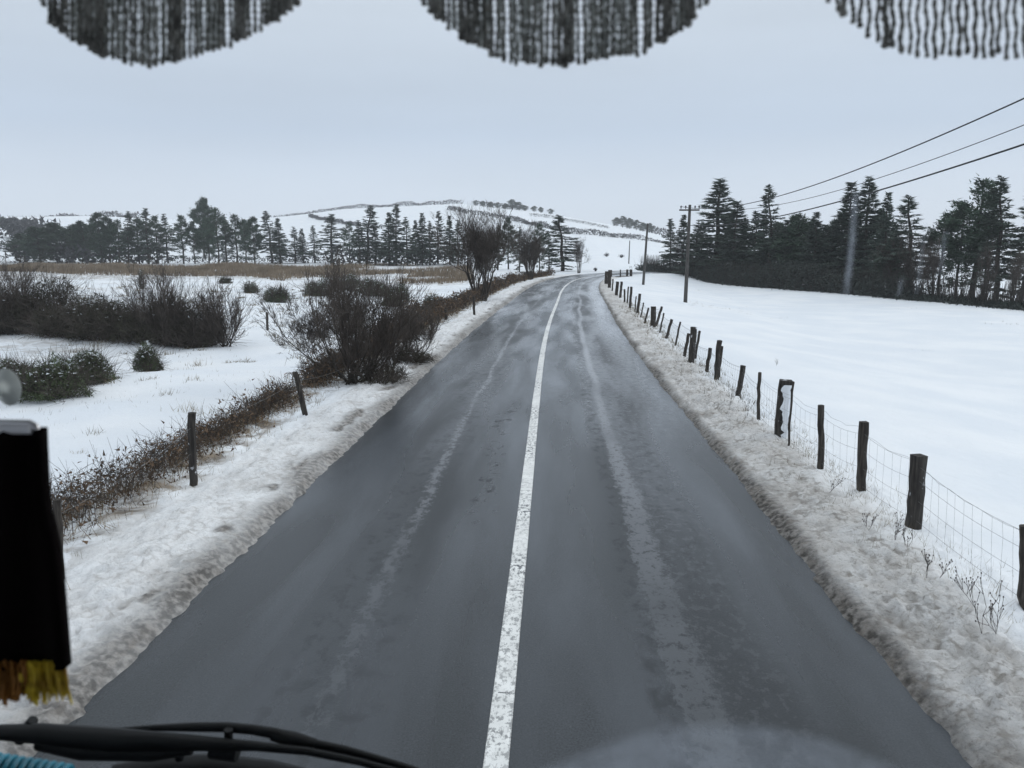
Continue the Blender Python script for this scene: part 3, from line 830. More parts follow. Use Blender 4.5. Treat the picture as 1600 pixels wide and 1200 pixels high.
far_hedge([(700, 329), (730, 334), (760, 338), (800, 344), (850, 356), (900, 366), (950, 370), (1000, 375), (1050, 383)], None, 1.7, 1.6, 'long dark hedge slanting down the hill above the bend')
far_hedge([(750, 330), (780, 333), (815, 336)], 505, 2.2, 5, 'dark scrub under the wood on the hill crest')
far_hedge([(828, 338), (860, 341), (900, 348), (950, 357)], None, 1.2, 1.8, 'faint upper hedge just under the skyline past the crest wood')
far_hedge([(1012, 366), (1030, 370), (1048, 377)], 480, 3.0, 2.5, 'short hedge running down from the far clump to the pines')
far_hedge([(484, 339), (500, 344), (530, 349), (560, 354), (600, 358)], None, 1.3, 1.5, 'dark hedge slanting down behind the middle of the conifer row')
far_hedge([(-40, 345), (40, 346), (100, 344), (150, 346), (220, 345)], 500, 3.4, 4, 'hedge on the far skyline at the left end')
far_hedge([(-60, 370), (0, 372), (40, 371), (60, 374)], None, 5, 9, 'dark patch of far woodland edge at the left end of the row')
far_hedge([(-60, 392), (0, 392), (30, 391)], None, 2.0, 5, 'low dark hedge in front of the far woodland at the left end')
for px, py, wpx, lab in [(948, 401, 7, 'small bare bush alone on the far white slope, nearer the lone spruce'), (971, 403, 7, 'small bare bush alone on the far white slope, nearer the far pole'), (930, 424, 6, 'tiny bush at the road bend')]:
    p = ground_at(px, py, 60, 500); s0 = MB(); n = 240
    R_ = wpx / 1218 * p.y * .6
    q = RNG.normal(0, .4, (n, 3)) * R_; q[:, 2] = np.abs(q[:, 2]) + .2
    s0.leaves(q, RNG.normal(0, 1, (n, 3)), .35 * R_, .12 * R_); s0.cones([[0, 0, -.2]] * 6, RNG.normal(0, .4, (6, 3)) * R_ + [0, 0, R_], .08, .03)
    o = s0.build('bush', M['hedge']); o.location = p; tag(o, lab, 'bush')

far_hedge([(20, 410), (120, 410), (250, 411)], 170, 3.0, 3, 'dark undergrowth beneath the bushy end of the conifer row', 'undergrowth')
far_hedge([(250, 411), (330, 411), (420, 412), (520, 411)], 176, 1.2, 2.5, 'low thin undergrowth beneath the middle of the conifer row', 'undergrowth')
far_hedge([(520, 411), (620, 410), (730, 410)], 162, 2.4, 3, 'dark undergrowth beneath the road end of the conifer row', 'undergrowth')
# --- hedge at the far edge of the right field
def field_hedge():
    mb = MB(); st = MB()
    path = [(1010, 128), (1030, 116), (1060, 108), (1120, 97), (1200, 87), (1300, 77.5), (1424, 67.5), (1500, 63), (1600, 57.5), (1680, 53)]
    pts = np.array([tuple(on_ground(a, b)) for a, b in path])
    seg = np.linalg.norm(np.diff(pts, axis=0), axis=1); cum = np.concatenate([[0], np.cumsum(seg)]); tot = cum[-1]
    n = 26000
    u = RNG.uniform(0, tot, n)
    X = np.stack([np.interp(u, cum, pts[:, k]) for k in range(2)], 1) + RNG.normal(0, .75, (n, 2)) + [[0, 1.0]]
    pxu = np.interp(u, cum, [a for a, b in path]); k_ = np.interp(pxu, [1010, 1060, 1110, 1250, 1400, 1425, 1450, 1500, 1680], [.6, .9, 1.3, 1.5, 1.2, .8, .38, .32, .34])
    hh = (.35 + 1.6 * vnoise(u / 5, u * 0, 5) + .7 * vnoise(u / 1.3, u * 0, 8)) * k_
    z = Z(X[:, 0], X[:, 1], False) + RNG.uniform(0, 1, n) ** 1.5 * hh
    mb.leaves(np.column_stack([X, z]), RNG.normal(0, .6, (n, 3)) + [0, 0, .5], RNG.uniform(.25, .5, n), RNG.uniform(.07, .16, n))
    root = empty('field_hedge', Vector(pts[4]), 'low dark hedge along the far edge of the white field, under the conifers', 'hedge')
    n = 2600
    u = RNG.uniform(0, tot, n)
    X = np.stack([np.interp(u, cum, pts[:, k]) for k in range(2)], 1) + RNG.normal(0, .5, (n, 2)) + [[0, 1.0]]
    z = Z(X[:, 0], X[:, 1], False)
    P0 = np.column_stack([X, z - .1]); P1 = P0 + np.column_stack([RNG.normal(0, .35, (n, 2)), RNG.uniform(1.2, 3.0, n)])
    st.cones(P0, P1, .025, .006)
    for m_, nm, mt in ((mb, 'foliage', M['hedge_dark']), (st, 'stems', M['bark'])):
        o = m_.build(nm, mt, root); o.location = -Vector(root.location)
field_hedge()

# --- bare deciduous trees
def bare_tree(name, base, h, wd, seed, label, nstem=6, depth=4, cat='tree', dense=0, mt='twig', lean=(0, 0), fan=.32, group=None, kids=(2, 4), r0_=.05, thin=1.0, spread=.42, up=.18):
    r = np.random.default_rng(seed)
    starts = []
    for k in range(nstem):
        th = 2 * np.pi * k / nstem + r.uniform(-.4, .4)
        f = fan * r.uniform(.3, 1.2)
        starts.append(((math.cos(th) * .12, math.sin(th) * .12, -.1), (math.cos(th) * f + lean[0], math.sin(th) * f + lean[1], 1), r.uniform(.75, 1.1)))
    s0, s1, a, b, tips = branching(r, starts, depth, 1.0, rad=r0_, kids=kids, spread=spread, up=up)
    zmax = np.percentile(s1[:, 2], 99.3); xr = np.percentile(np.abs(s1[:, 0] - lean[0] * .8), 96)
    sc = np.array([wd / 2 / xr, wd / 2 / xr, h / zmax])
    s0, s1 = s0 * sc, s1 * sc
    root = empty(name, base, label, cat, group)
    thick = np.asarray(a) > r0_ * .45
    tr = MB(); cw = MB()
    tr.cones(s0[thick], s1[thick], a[thick] * h / 3.2, b[thick] * h / 3.2, 5)
    cw.cones(s0[~thick], s1[~thick], a[~thick] * h / 3.2 * thin, b[~thick] * h / 3.2 * thin, 3)
    n = len(tips)
    if n:
        tp = tips[:, :3] * sc; td = tips[:, 3:]
        m_ = 3 + dense
        for q in range(m_):
            dd = td + r.normal(0, .45, (n, 3)) + [0, 0, .15]
            dd /= np.linalg.norm(dd, axis=1, keepdims=True)
            st = tp - td * r.uniform(0, .5, (n, 1)) * .3 * h / 3
            cw.cones(st, st + dd * (r.uniform(.08, .22, (n, 1)) * h * .55), .0045 * thin * max(1, h / 4), .002 * thin * max(1, h / 4), 3)
    tr.build('trunk', M['bark'], root, True); cw.build('crown', M[mt], root)
    return root

def from_px(px, py, top, **kw):
    p = ground_at(px, py); return p, height_to(p, px, top)

p, h = from_px(752, 470, 334)
bare_tree('roadside_tree', p, h, 88 / 1218 * p.y, 5, 'many-stemmed bare dark tree on the left verge, tallest beside the road', 9, 4, dense=1, fan=.24, kids=(2, 5), thin=1.0, spread=.34, up=.26)
p, h = from_px(829, 437, 356)
bare_tree('roadside_tree', p, h, 46 / 1218 * p.y, 8, 'smaller bushy multi-stem tree on the left verge, farther toward the bend', 8, 4, dense=2, fan=.2, thin=1.3, spread=.30, up=.3)
p = on_ground(905, 104); 
bare_tree('bare_tree', p, height_to(p, 905, 376), 22 / 1218 * p.y, 18, 'small bare grey tree on the bend beside the lone spruce', 4, 4, dense=1, mt='twig_grey')
for px, top, wpx, D, lab in [(1464, 372, 40, 66, 'bare brown tree in the gap between the lone spruce and the big pine'), (1440, 372, 50, 70, 'low bare tree with thin stems close behind the lone airy spruce'), (1546, 385, 34, 62, 'bare brownish tree tangled under the big pine and spiky spruce'), (1590, 392, 26, 60, 'thin bare tree under the spruce at the picture edge'), (1075, 372, 50, 110, 'bare bush-like tree behind the crossarm pole'), (1390, 358, 44, 74, 'brown bare tree below the narrow spruce by the gap')]:
    p = on_ground(px, D); bare_tree('bare_tree', p, height_to(p, px, top), wpx / 1218 * D, px, lab, 4, 4, dense=0, group='bare trees under the conifers', thin=1.1)

# --- willow scrub beside the left verge
def shrub(px, py, top, wl, seed, label, nstem, depth, lean=(0, 0), dense=3, fan=.8, thin=1.0, r0_=.035, mt='twig', leafy=0, name='willow_bush'):
    p = ground_at(px, py); h = height_to(p, px, top)
    o = bare_tree(name, p, h, wl / 1218 * p.y, seed, label, nstem, depth, cat='bush', dense=dense, lean=lean, fan=fan, kids=(2, 4), r0_=r0_, thin=thin, mt=mt)
    if leafy:
        W_ = wl / 1218 * p.y * .5
        mb = MB(); n = leafy
        q = np.column_stack([RNG.normal(0, .45 * W_, n), RNG.normal(0, .45 * W_, n), RNG.uniform(0, 1, n) ** 1.5 * h * .55])
        mb.leaves(q, RNG.normal(0, 1, (n, 3)), .07, .035)
        mb.build('foliage', M['scrub'], o)
    return o
shrub(505, 578, 470, 130, 25, 'open thin-stemmed sapling bush behind the wide willow bush', 6, 4, lean=(-.2, .2), dense=1, fan=.45, mt='twig_grey', r0_=.022)
shrub(548, 560, 446, 74, 26, 'tall thin sapling bush rising above the dark roadside clump', 6, 4, dense=2, fan=.3, mt='twig_grey', r0_=.022)

def fan_bush(px, py, top, wl, seed, label, stems, depth=3, thin=1.0, mt='twig', r0_=.022, low=.35, tilt=1.0, name='willow_bush'):
    # long curving limbs spreading from a low stool, each carrying fine upright twigs
    p = ground_at(px, py); h = height_to(p, px, top); W_ = wl / 1218 * p.y * .5
    r = np.random.default_rng(seed); root = empty(name, p, label, 'bush')
    tr = MB(); cw = MB()
    for k in range(stems):
        th = r.uniform(0, 6.28); e = r.uniform(0, 1) ** .6
        end = np.array([math.cos(th) * W_ * e * 1.0 - W_ * .12 * tilt, math.sin(th) * W_ * .6 * e, h * (1.05 - low * e) * r.uniform(.7, 1.05)])
        b0 = np.array([r.normal(0, .12), r.normal(0, .12), -.1]); n = 9
        t = np.linspace(0, 1, n)[:, None]
        ctrl = b0 + (end - b0) * np.array([.72, .72, .38])
        P = (1 - t) ** 2 * b0 + 2 * t * (1 - t) * ctrl + t ** 2 * end + np.cumsum(r.normal(0, .012 * h, (n, 3)), 0)
        rad = r0_ * r.uniform(.6, 1.1) * (1 - .82 * t[:, 0])
        tr.cones(P[:-1], P[1:], rad[:-1], rad[1:], 5)
        st = []
        for q in range(2, n):
            for _ in range(r.integers(1, 4)):
                d = (P[q] - P[q - 1]); d /= np.linalg.norm(d); d = d + r.normal(0, .42, 3) + [0, 0, .35]
                st.append((P[q], d, r.uniform(.5, 1.1)))
        s0, s1, a, b, tips = branching(r, st, depth - 1, h * .26, rad=r0_ * .34, kids=(1, 4), spread=.34, up=.22, shrink=.7)
        cw.cones(s0, s1, np.maximum(a, .0035) * thin, np.maximum(b, .0022) * thin, 3)
    tr.build('trunk', M['bark'], root, True); cw.build('crown', M[mt], root)
fan_bush(556, 598, 446, 250, 41, 'wide open bare willow bush fanning out over the snow by the left verge', 24, 3, tilt=1.6, r0_=.027, thin=1.15)
fan_bush(606, 586, 482, 135, 42, 'bare bush with dark upright stems next to the wide open willow', 9, 3, thin=.85, low=.25)
fan_bush(640, 562, 492, 105, 43, 'compact dark twiggy bush, middle one of the roadside clump', 11, 3, thin=.95, low=.35)
fan_bush(664, 532, 494, 74, 44, 'low dark twiggy bush ending the roadside clump nearest the bend', 14, 3, thin=1.2, low=.4)
for px_, py_, tp_, w_, sd_, lab_ in [(590, 596, 562, 96, 51, 'low bramble mound under the upright dark bare bush'), (640, 566, 534, 72, 52, 'low bramble mound under the compact dark twiggy bush')]:
    late_domes = globals().setdefault('late_domes', []); late_domes.append((px_, py_, tp_, w_, sd_, lab_))
fan_bush(352, 541, 462, 90, 45, 'open bare bush ending the bog thickets on the road side', 22, 3, thin=1.4)
fan_bush(262, 541, 440, 110, 46, 'bare brush rising out of the brown-green bog thicket', 22, 3, thin=1.4)
fan_bush(30, 524, 425, 120, 47, 'bare brush rising out of the tall thicket at the picture edge', 22, 3, thin=1.5)

# --- dome scrub on the bog
def dome(px, py, top, wpx, seed, label, leaf='scrub', n=3500, stems=260, name='scrub_bush', depth_ratio=.7, lw=.03, cat='bush', group=None):
    r = np.random.default_rng(seed)
    p = ground_at(px, py); W_ = wpx / 1218 * p.y * .5; h = max(.25, height_to(p, px, top))
    root = empty(name, p, label, cat, group)
    root.rotation_euler.z = 0
    k = max(1., p.y / 22)
    st = MB(); th = r.uniform(0, 6.28, stems); rr = np.sqrt(r.uniform(0, 1, stems))
    b0 = np.column_stack([np.cos(th) * rr * W_ * .55, np.sin(th) * rr * W_ * depth_ratio * .55, np.full(stems, -.05)])
    lob = lambda a, c: .30 + .62 * vnoise(a / (h * .9) + seed * 3.1, c / (h * .9) + 7, seed) + .32 * vnoise(a / (h * .28), c / (h * .28), seed + 5)
    hh = h * np.sqrt(np.clip(1.05 - rr ** 3.5, .05, 1)) * r.uniform(.35, 1.1, stems) ** .8 * lob(b0[:, 0] * 1.9, b0[:, 1] * 1.9)
    b1 = b0 + np.column_stack([np.cos(th) * rr * W_ * .5 + r.normal(0, .12, stems) * h, np.sin(th) * rr * W_ * .4 + r.normal(0, .12, stems) * h, hh])
    mid = (b0 + b1) / 2 + r.normal(0, .08, (stems, 3)) * h
    st.cones(b0, mid, .010 * k, .007 * k); st.cones(mid, b1, .007 * k, .003 * k)
    for q in range(5):
        t = r.uniform(.3, 1, (stems, 1)); a = mid * (1 - t) + b1 * t
        d = (b1 - b0) * .25 + r.normal(0, .2, (stems, 3)) * h
        st.cones(a, a + d, .005 * k, .002 * k)
    st.build('stems', M['twig'], root)
    lf = MB(); th = r.uniform(0, 6.28, n); rr = np.sqrt(r.uniform(0, 1, n)) * (.85 + .3 * vnoise(th * 2, th * 0, seed)); q = r.uniform(.05, 1, n) ** .8
    lump = lob(np.cos(th) * rr * W_, np.sin(th) * rr * W_ * depth_ratio) * 1.05
    x = np.column_stack([np.cos(th) * rr * W_, np.sin(th) * rr * W_ * depth_ratio, q * h * np.sqrt(np.clip(1.02 - rr ** 3.5, .04, 1)) * lump])
    lf.leaves(x, r.normal(0, .7, (n, 3)) + [0, 0, .6], r.uniform(2.5, 5, n) * lw * k ** .5, r.uniform(.5, 1.1, n) * lw * k ** .5)
    ns = int(n * (.008 if leaf == 'scrub' else .05)); i_ = np.argsort(-x[:, 2] + r.normal(0, .3 * h, n))[:ns]
    lf.leaves(x[i_] + [0, 0, .01], r.normal(0, 1, (ns, 3)) * [1, 1, .15], r.uniform(2, 4, ns) * lw * k ** .5, r.uniform(1., 2., ns) * lw * k ** .5, 1)
    lf.build('foliage', [M[leaf], M['snow']], root)
    return root
dome(-30, 522, 418, 170, 1, 'tall dark scrub thicket at the picture edge, highest of the bog thickets', n=7000, lw=.04)
dome(60, 520, 432, 160, 2, 'dark leafy scrub thicket second from the picture edge on the bog', n=6000, lw=.04)
dome(120, 526, 462, 150, 3, 'low black scrub thicket where the bog thickets dip lowest', n=5000, lw=.04)
dome(180, 530, 455, 150, 4, 'greenish dark thicket in the middle of the bog thickets', n=5500, lw=.04)
dome(245, 535, 452, 140, 5, 'brown-green thicket just past the middle of the bog thickets', n=5500, lw=.04)
dome(300, 540, 480, 110, 6, 'low twiggy dark thicket next to last on the road side of the bog thickets', n=2600, lw=.035, stems=420)
dome(80, 622, 560, 120, 8, 'grey-green gorse bush weighed down by snow in front of the bog thickets', 'gorse', 4500)
dome(135, 600, 545, 96, 9, 'green gorse bush leaning toward the small round tuft', 'gorse', 3500)
dome(25, 612, 560, 90, 10, 'snow-dusted gorse clump behind the suction cup', 'gorse', 2200)
dome(231, 580, 538, 46, 11, 'small round green tuft bush alone on the snow', 'gorse', 1500, 120)
dome(432, 472, 440, 44, 12, 'green-grey bush above the open sapling bush on the bog', 'gorse', 1500, 120)
dome(497, 463, 432, 46, 13, 'olive bush in front of the reed band near the bog middle', 'gorse', 1500, 120)
dome(585, 462, 424, 60, 14, 'olive gorse bush against the reed band behind the roadside clump', 'gorse', 2500, 120)
dome(620, 478, 440, 44, 15, 'dark green bush just behind the black twiggy roadside bushes', 'gorse', 2000, 120)
dome(540, 452, 424, 50, 16, 'low olive bush in the reed band straight above the tall sapling bush', 'gorse', 1500, 100)
dome(678, 480, 462, 34, 17, 'little straw-green bush by the small left fence posts', 'gorse', 900, 60)
dome(352, 443, 430, 20, 18, 'tiny grey bush on the white strip below the reeds', 'gorse', 500, 60)
dome(393, 458, 430, 24, 19, 'small grey-green bush at the end of the white strip below the reeds', 'gorse', 500, 60)
dome(222, 452, 425, 8, 20, 'slim dark sapling tuft on the white strip below the reeds', 'gorse', 200, 30)

for a_ in late_domes: dome(*a_, n=1300, stems=170, lw=.018, name='bramble_bush')

# --- reeds (stuff)
def reeds():
    mb = MB()
    n = 26000
    px = RNG.uniform(-150, 850, n)
    dn = np.interp(px, [-200, 0, 380, 440, 520, 700, 860], [112, 108, 104, 88, 74, 78, 88])
    Dd = dn + (168 - dn) * RNG.uniform(-.03, 1, n) ** .8
    tt = np.interp(px, _sk_px, _sk_t)
    x = tt * Dd; y = Dd
    s = x - centre(y)
    keep = (s < -7.5) & (px < 735) & (RNG.random(n) < .35 + 1.3 * vnoise(x / 7, y / 11, 91)) & (Dd > dn + 14 * (vnoise(px / 45, px * 0, 71) - .35)) & (Dd < 166 - 26 * vnoise(px / 60, px * 0, 72)) & ((px < 440) | (fbm(x / 14, y / 20, 55, 4) > -.28 + .2 * (px > 560)))
    x, y = x[keep], y[keep]; n = len(x)
    z = Z(x, y, False)
    for q in range(4):
        X = x + RNG.normal(0, .25, n); Yq = y + RNG.normal(0, .25, n)
        mb.leaves(np.column_stack([X, Yq, z - .03]), np.column_stack([RNG.normal(0, .25, n), RNG.normal(0, .25, n), np.ones(n)]), RNG.uniform(.4, .85, n), RNG.uniform(.05, .12, n))
    o = mb.build('reeds', M['reed']); tag(o, 'band of dead brown reeds across the bog', 'reeds', kind='stuff')
reeds()

# --- bramble hedge along the left fence
def left_hedge():
    st = MB(); lf = MB(); gr = MB()
    root = empty('bramble_hedge', Vector((-5.1, 12, 0)), 'tangled brown bramble and bracken hedge along the left fence line', 'hedge')
    def dens(y): return 46 * np.clip(14 / y, .14, 1.0)
    y = 5.2
    ys = []
    while y < 92:
        k = int(dens(y) * .5) + 1
        ys += list(RNG.uniform(y, y + .5, k)); y += .5
    ys = np.array(ys); n = len(ys)
    # gap where snow lies over the growth
    hv = .35 + .75 * vnoise(ys / 1.7, ys * 0, 3) ** 1.4
    hv *= np.where(ys < 20, .52, .8) * np.where(ys > 30, 1.15, 1)
    ok = (vnoise(ys / 1.1, ys * 0, 17) > .28) | (ys > 19); ys = ys[ok]; hv = hv[ok]; n = len(ys)
    s = -4.98 - RNG.normal(.0, .17, n)
    x = s + centre(ys)
    z = Z(x, ys, False)
    k = np.clip(ys / 12, .8, 4)
    # arching stems in three pieces
    th = RNG.uniform(0, 6.28, n); ln = hv * RNG.uniform(.5, 1.15, n)
    d = np.column_stack([np.cos(th), np.sin(th)])
    P = [np.column_stack([x, ys, z - .04])]
    for u, up in ((.2, .62), (.55, .95), (1.0, .85), (1.45, .45)):
        P.append(np.column_stack([x + d[:, 0] * ln * u * .8, ys + d[:, 1] * ln * u * .8, z + ln * up + RNG.normal(0, .02, n)]))
    for i in range(4): st.cones(P[i], P[i + 1], .0055 * k * (1 - .18 * i), .0055 * k * (.82 - .18 * i))
    for i in range(1, 5):
        for q in range(2):
            a = P[i] + RNG.normal(0, .03, (n, 3)); dd = RNG.normal(0, .13, (n, 3)) + [0, 0, .04]
            st.cones(a, a + dd, .0032 * k, .0015 * k)
    # leaves and bracken
    for q in range(11):
        i = RNG.integers(0, 4, n); t = RNG.uniform(0, 1, (n, 1))
        A = np.stack(P, 1); a = A[np.arange(n), i] * (1 - t) + A[np.arange(n), i + 1] * t
        a = a + RNG.normal(0, .09, (n, 3)); a[:, 2] = np.maximum(a[:, 2] - .06 * RNG.uniform(0, 1, n), z)
        lf.leaves(a, RNG.normal(0, 1, (n, 3)), RNG.uniform(.04, .10, n) * k ** .7, RNG.uniform(.018, .045, n) * k ** .7)
    for q in range(5):
        a = np.column_stack([x + RNG.normal(0, .2, n), ys + RNG.normal(0, .2, n), z - .02])
        gr.leaves(a, RNG.normal(0, .45, (n, 3)) + [0, 0, 1], RNG.uniform(.12, .3, n), .010 * k)
    for m_, nm, mt in ((st, 'stems', 'twig'), (lf, 'foliage', 'bracken'), (gr, 'dry_grass', 'straw')):
        o = m_.build(nm, M[mt], root); o.location = -Vector(root.location)
left_hedge()

# --- grass and stalks on the verges and field (stuff)
def verge_grass():
    mb = MB()
    n = 2600
    y = 3 + 40 * RNG.uniform(0, 1, n) ** 1.6
    right_ = RNG.random(n) < .62
    s = np.where(right_, RNG.uniform(3.3, 4.6, n), -RNG.uniform(4.1, 5.0, n))
    s = np.where(right_ & (RNG.random(n) < .6), 4.05 + RNG.normal(0, .15, n), s)
    x = s + centre(y); z = Z(x, y)
    k = np.clip(y / 10, .7, 3)
    for q in range(3):
        mb.leaves(np.column_stack([x + RNG.normal(0, .03, n), y + RNG.normal(0, .03, n), z - .02]), RNG.normal(0, .4, (n, 3)) + [0, 0, 1], RNG.uniform(.06, .17, n), .005 * k)
    # field and bog stubble
    n = 9000
    y = 8 + 70 * RNG.uniform(0, 1, n) ** 1.3; x = RNG.uniform(-1, 1, n) * y * .9
    s = x - centre(y)
    keep = ((s > 5) & (vnoise(x / 3, y / 3, 4) + .35 * vnoise(x / .7, y / .7, 6) > 1.08)) | ((s < -6) & (vnoise(x / 3, y / 3, 8) > .45))
    x, y = x[keep], y[keep]; n = len(x); z = Z(x, y); k = np.clip(y / 9, .8, 5)
    for q in range(2):
        mb.leaves(np.column_stack([x + RNG.normal(0, .06, n), y + RNG.normal(0, .06, n), z - .02]), RNG.normal(0, .35, (n, 3)) + [0, 0, 1], RNG.uniform(.05, .16, n), .004 * k)
    # tussocks standing out of the snow on the bog
    nt_ = 210
    yb = 13 + 62 * RNG.uniform(0, 1, nt_) ** 1.1; xb_ = -yb * RNG.uniform(.12, .66, nt_)
    sb = xb_ - centre(yb); kp = (sb < -6.5) & ((vnoise(xb_ / 8, yb / 8, 19) > .42) | (yb > 38)); xb_, yb = xb_[kp], yb[kp]
    for X0, Y0 in zip(xb_, yb):
        m_ = 34; sz_ = RNG.uniform(.12, .34)
        a_ = np.column_stack([X0 + RNG.normal(0, sz_ * .6, m_), Y0 + RNG.normal(0, sz_ * .6, m_)])
        za = Z(a_[:, 0], a_[:, 1])
        mb.leaves(np.column_stack([a_, za - .03]), RNG.normal(0, .5, (m_, 3)) + [0, 0, 1], RNG.uniform(.5, 1.2, m_) * sz_, .007 * max(1, Y0 / 10))
    o = mb.build('dry_grass', M['straw_dull']); tag(o, 'pale dead grass blades poking through the snow', 'grass', kind='stuff')
verge_grass()

def weed(px, py, top, seed, lab):
    p = ground_at(px, py); h = max(.12, height_to(p, px, top)); r = np.random.default_rng(seed)
    mb = MB()
    starts = [((0, 0, -.03), (r.normal(0, .25), r.normal(0, .25), 1), 1.) for _ in range(2)]
    s0, s1, a, b, tips = branching(r, starts, 2, .5, rad=.006, kids=(1, 3), spread=.35, up=.25)
    sc = h / s1[:, 2].max()
    mb.cones(s0 * sc, s1 * sc, .0024, .0015)
    t = tips[:, :3] * sc
    mb.cones(t - [0, 0, .004], t + [0, 0, .007], .006, .004, 5)
    o = mb.build('dry_weed', M['twig_grey']); o.location = p
    tag(o, lab, 'weed', 'dead weed stalks on the right verge')
for i, (px, py, top, lab) in enumerate([
 (1534, 990, 905, 'dead forked weed stalk nearest the camera, below the last netting panel'), (1556, 998, 930, 'short weed stalk beside the nearest forked one on the verge'),
 (1508, 935, 895, 'single weed stalk midway between the nearest two big posts'), (1463, 908, 872, 'weed stalk with brown heads under the snow-patched square post'),
 (1448, 905, 860, 'thin upright weed below the snow-patched square post'), (1416, 862, 828, 'small weed at the foot of the snow-patched square post'),
 (1396, 850, 800, 'flat-topped dead weed in front of the snow-patched square post'), (1355, 833, 800, 'leaning weed stalk below the dark square post'),
 (1296, 770, 745, 'tuft of dead stems beneath the slim grey post'), (1166, 655, 622, 'dark weed stem between the leaning white-streaked post and thin stake'),
 (1139, 642, 600, 'bent weed stem beside the white-streaked leaning post'), (1213, 572, 560, 'tiny weed alone out on the white field')]):
    weed(px, py, top, 100 + i, lab)

# ------------------------------------------------------------------ fences
def post_mesh(p0, p1, wd, square, seed, mtl, name, parent, snowcap=False, r=None):
    """rough timber post from p0 to p1"""
    r = np.random.default_rng(seed)
    mb = MB(); n = 9
    a = np.array(tuple(p0)) ; b = np.array(tuple(p1)); ax = b - a; Lh = np.linalg.norm(ax); ax /= Lh
    a = a - ax * .25
    k = 4 if square else 9
    rot = r.uniform(-.25, .25) if square else 0
    u = np.cross(ax, [0, 1, 0.]); u /= np.linalg.norm(u); w_ = np.cross(ax, u)
    V = []
    for i in range(n):
        t = i / (n - 1); c = a + (b - a) * t + u * r.normal(0, .006) + w_ * r.normal(0, .006)
        for j in range(k):
            th = rot + (j + (.5 if square else 0)) * 2 * math.pi / k
            rr = wd / 2 * (1.30 if square else 1) * (1 + r.normal(0, .035))
            V.append(c + (u * math.cos(th) + w_ * math.sin(th)) * rr)
    V = np.array(V)
    i = np.arange(n - 1)[:, None] * k; j = np.arange(k)[None]; j2 = (j + 1) % k
    f = np.stack([i + j, i + j2, i + j2 + k, i + j + k], -1).reshape(-1, 4)
    mb.add(V, f)
    top = V[-k:]; c = top.mean(0) + ax * (.004 + .01 * r.random())
    mb.add(np.concatenate([top, [c]]), [[q, (q + 1) % k, k] for q in range(k)])
    o = mb.build(name, mtl, parent)
    return o
def px_post(px0, y0, px1, y1, wpx):
    """base and top of a post seen from (px0,y0) on the ground up to (px1,y1)"""
    p = ground_at(px0, y0); q = at_depth(px1, y1, p.y)
    return p, q, wpx / 1218 * p.y

rf = empty('wire_fence', Vector((4, 12, 0)), 'old timber post and sheep-netting fence between the right verge and white field', 'fence')
RF = [ # base x, base y, top x, top y, width px, square, snowy, label
 (1600, 952, 1601, 822, 15, 0, 0, None), (1428, 823, 1436, 711, 19, 1, 1, 'square post with white patches of stuck snow'), (1344, 768, 1350, 659, 12, 1, 0, None),
 (1281, 731, 1283, 633, 10, 0, 0, None), (1219, 684, 1228, 594, 20, 1, 2, 'thick old post with snow plastered down one side'), (1232, 698, 1239, 597, 3.5, 0, 0, None),
 (1185, 657, 1187, 582, 5.5, 0, 0, None), (1153, 621, 1161, 571, 8.5, 0, 1, 'leaning post streaked with white'), (1119, 595, 1124, 532, 8, 1, 0, None), (1122.5, 592, 1128, 541, 5, 0, 0, None),
 (1104, 583, 1110, 544, 6, 0, 0, None), (1080, 567, 1084, 511, 10, 0, 1, None), (1069, 559, 1076, 521, 5, 0, 0, None), (1086, 561, 1093, 517, 4, 0, 0, None),
 (1055, 542, 1063, 503, 3, 0, 0, None), (1041, 529, 1050, 499, 4.5, 0, 0, None), (1031, 521, 1037, 489, 2.6, 0, 0, None), (1020, 512, 1021, 479, 8.5, 1, 0, None), (1025, 510, 1034, 479, 4, 0, 0, None),
 (1007.5, 505, 1013.5, 481, 3, 0, 0, None), (1001, 496, 1006, 473, 2.2, 0, 0, None), (996, 490, 1000, 459, 4.5, 0, 0, None), (992, 487, 994, 463, 2, 0, 0, None), (984, 481, 987, 448, 4, 0, 0, None), (980, 475, 982, 448, 2.5, 0, 0, None),
 (976, 472, 976, 452, 3, 0, 0, None), (969, 466, 971.5, 440, 4, 0, 0, None), (963, 461, 965, 440, 4.5, 1, 0, None), (956.5, 455, 958, 436, 2.2, 0, 0, None), (952, 450, 953, 422, 4.5, 1, 0, None), (947, 444, 948, 424, 5, 1, 0, None)]
seq = []
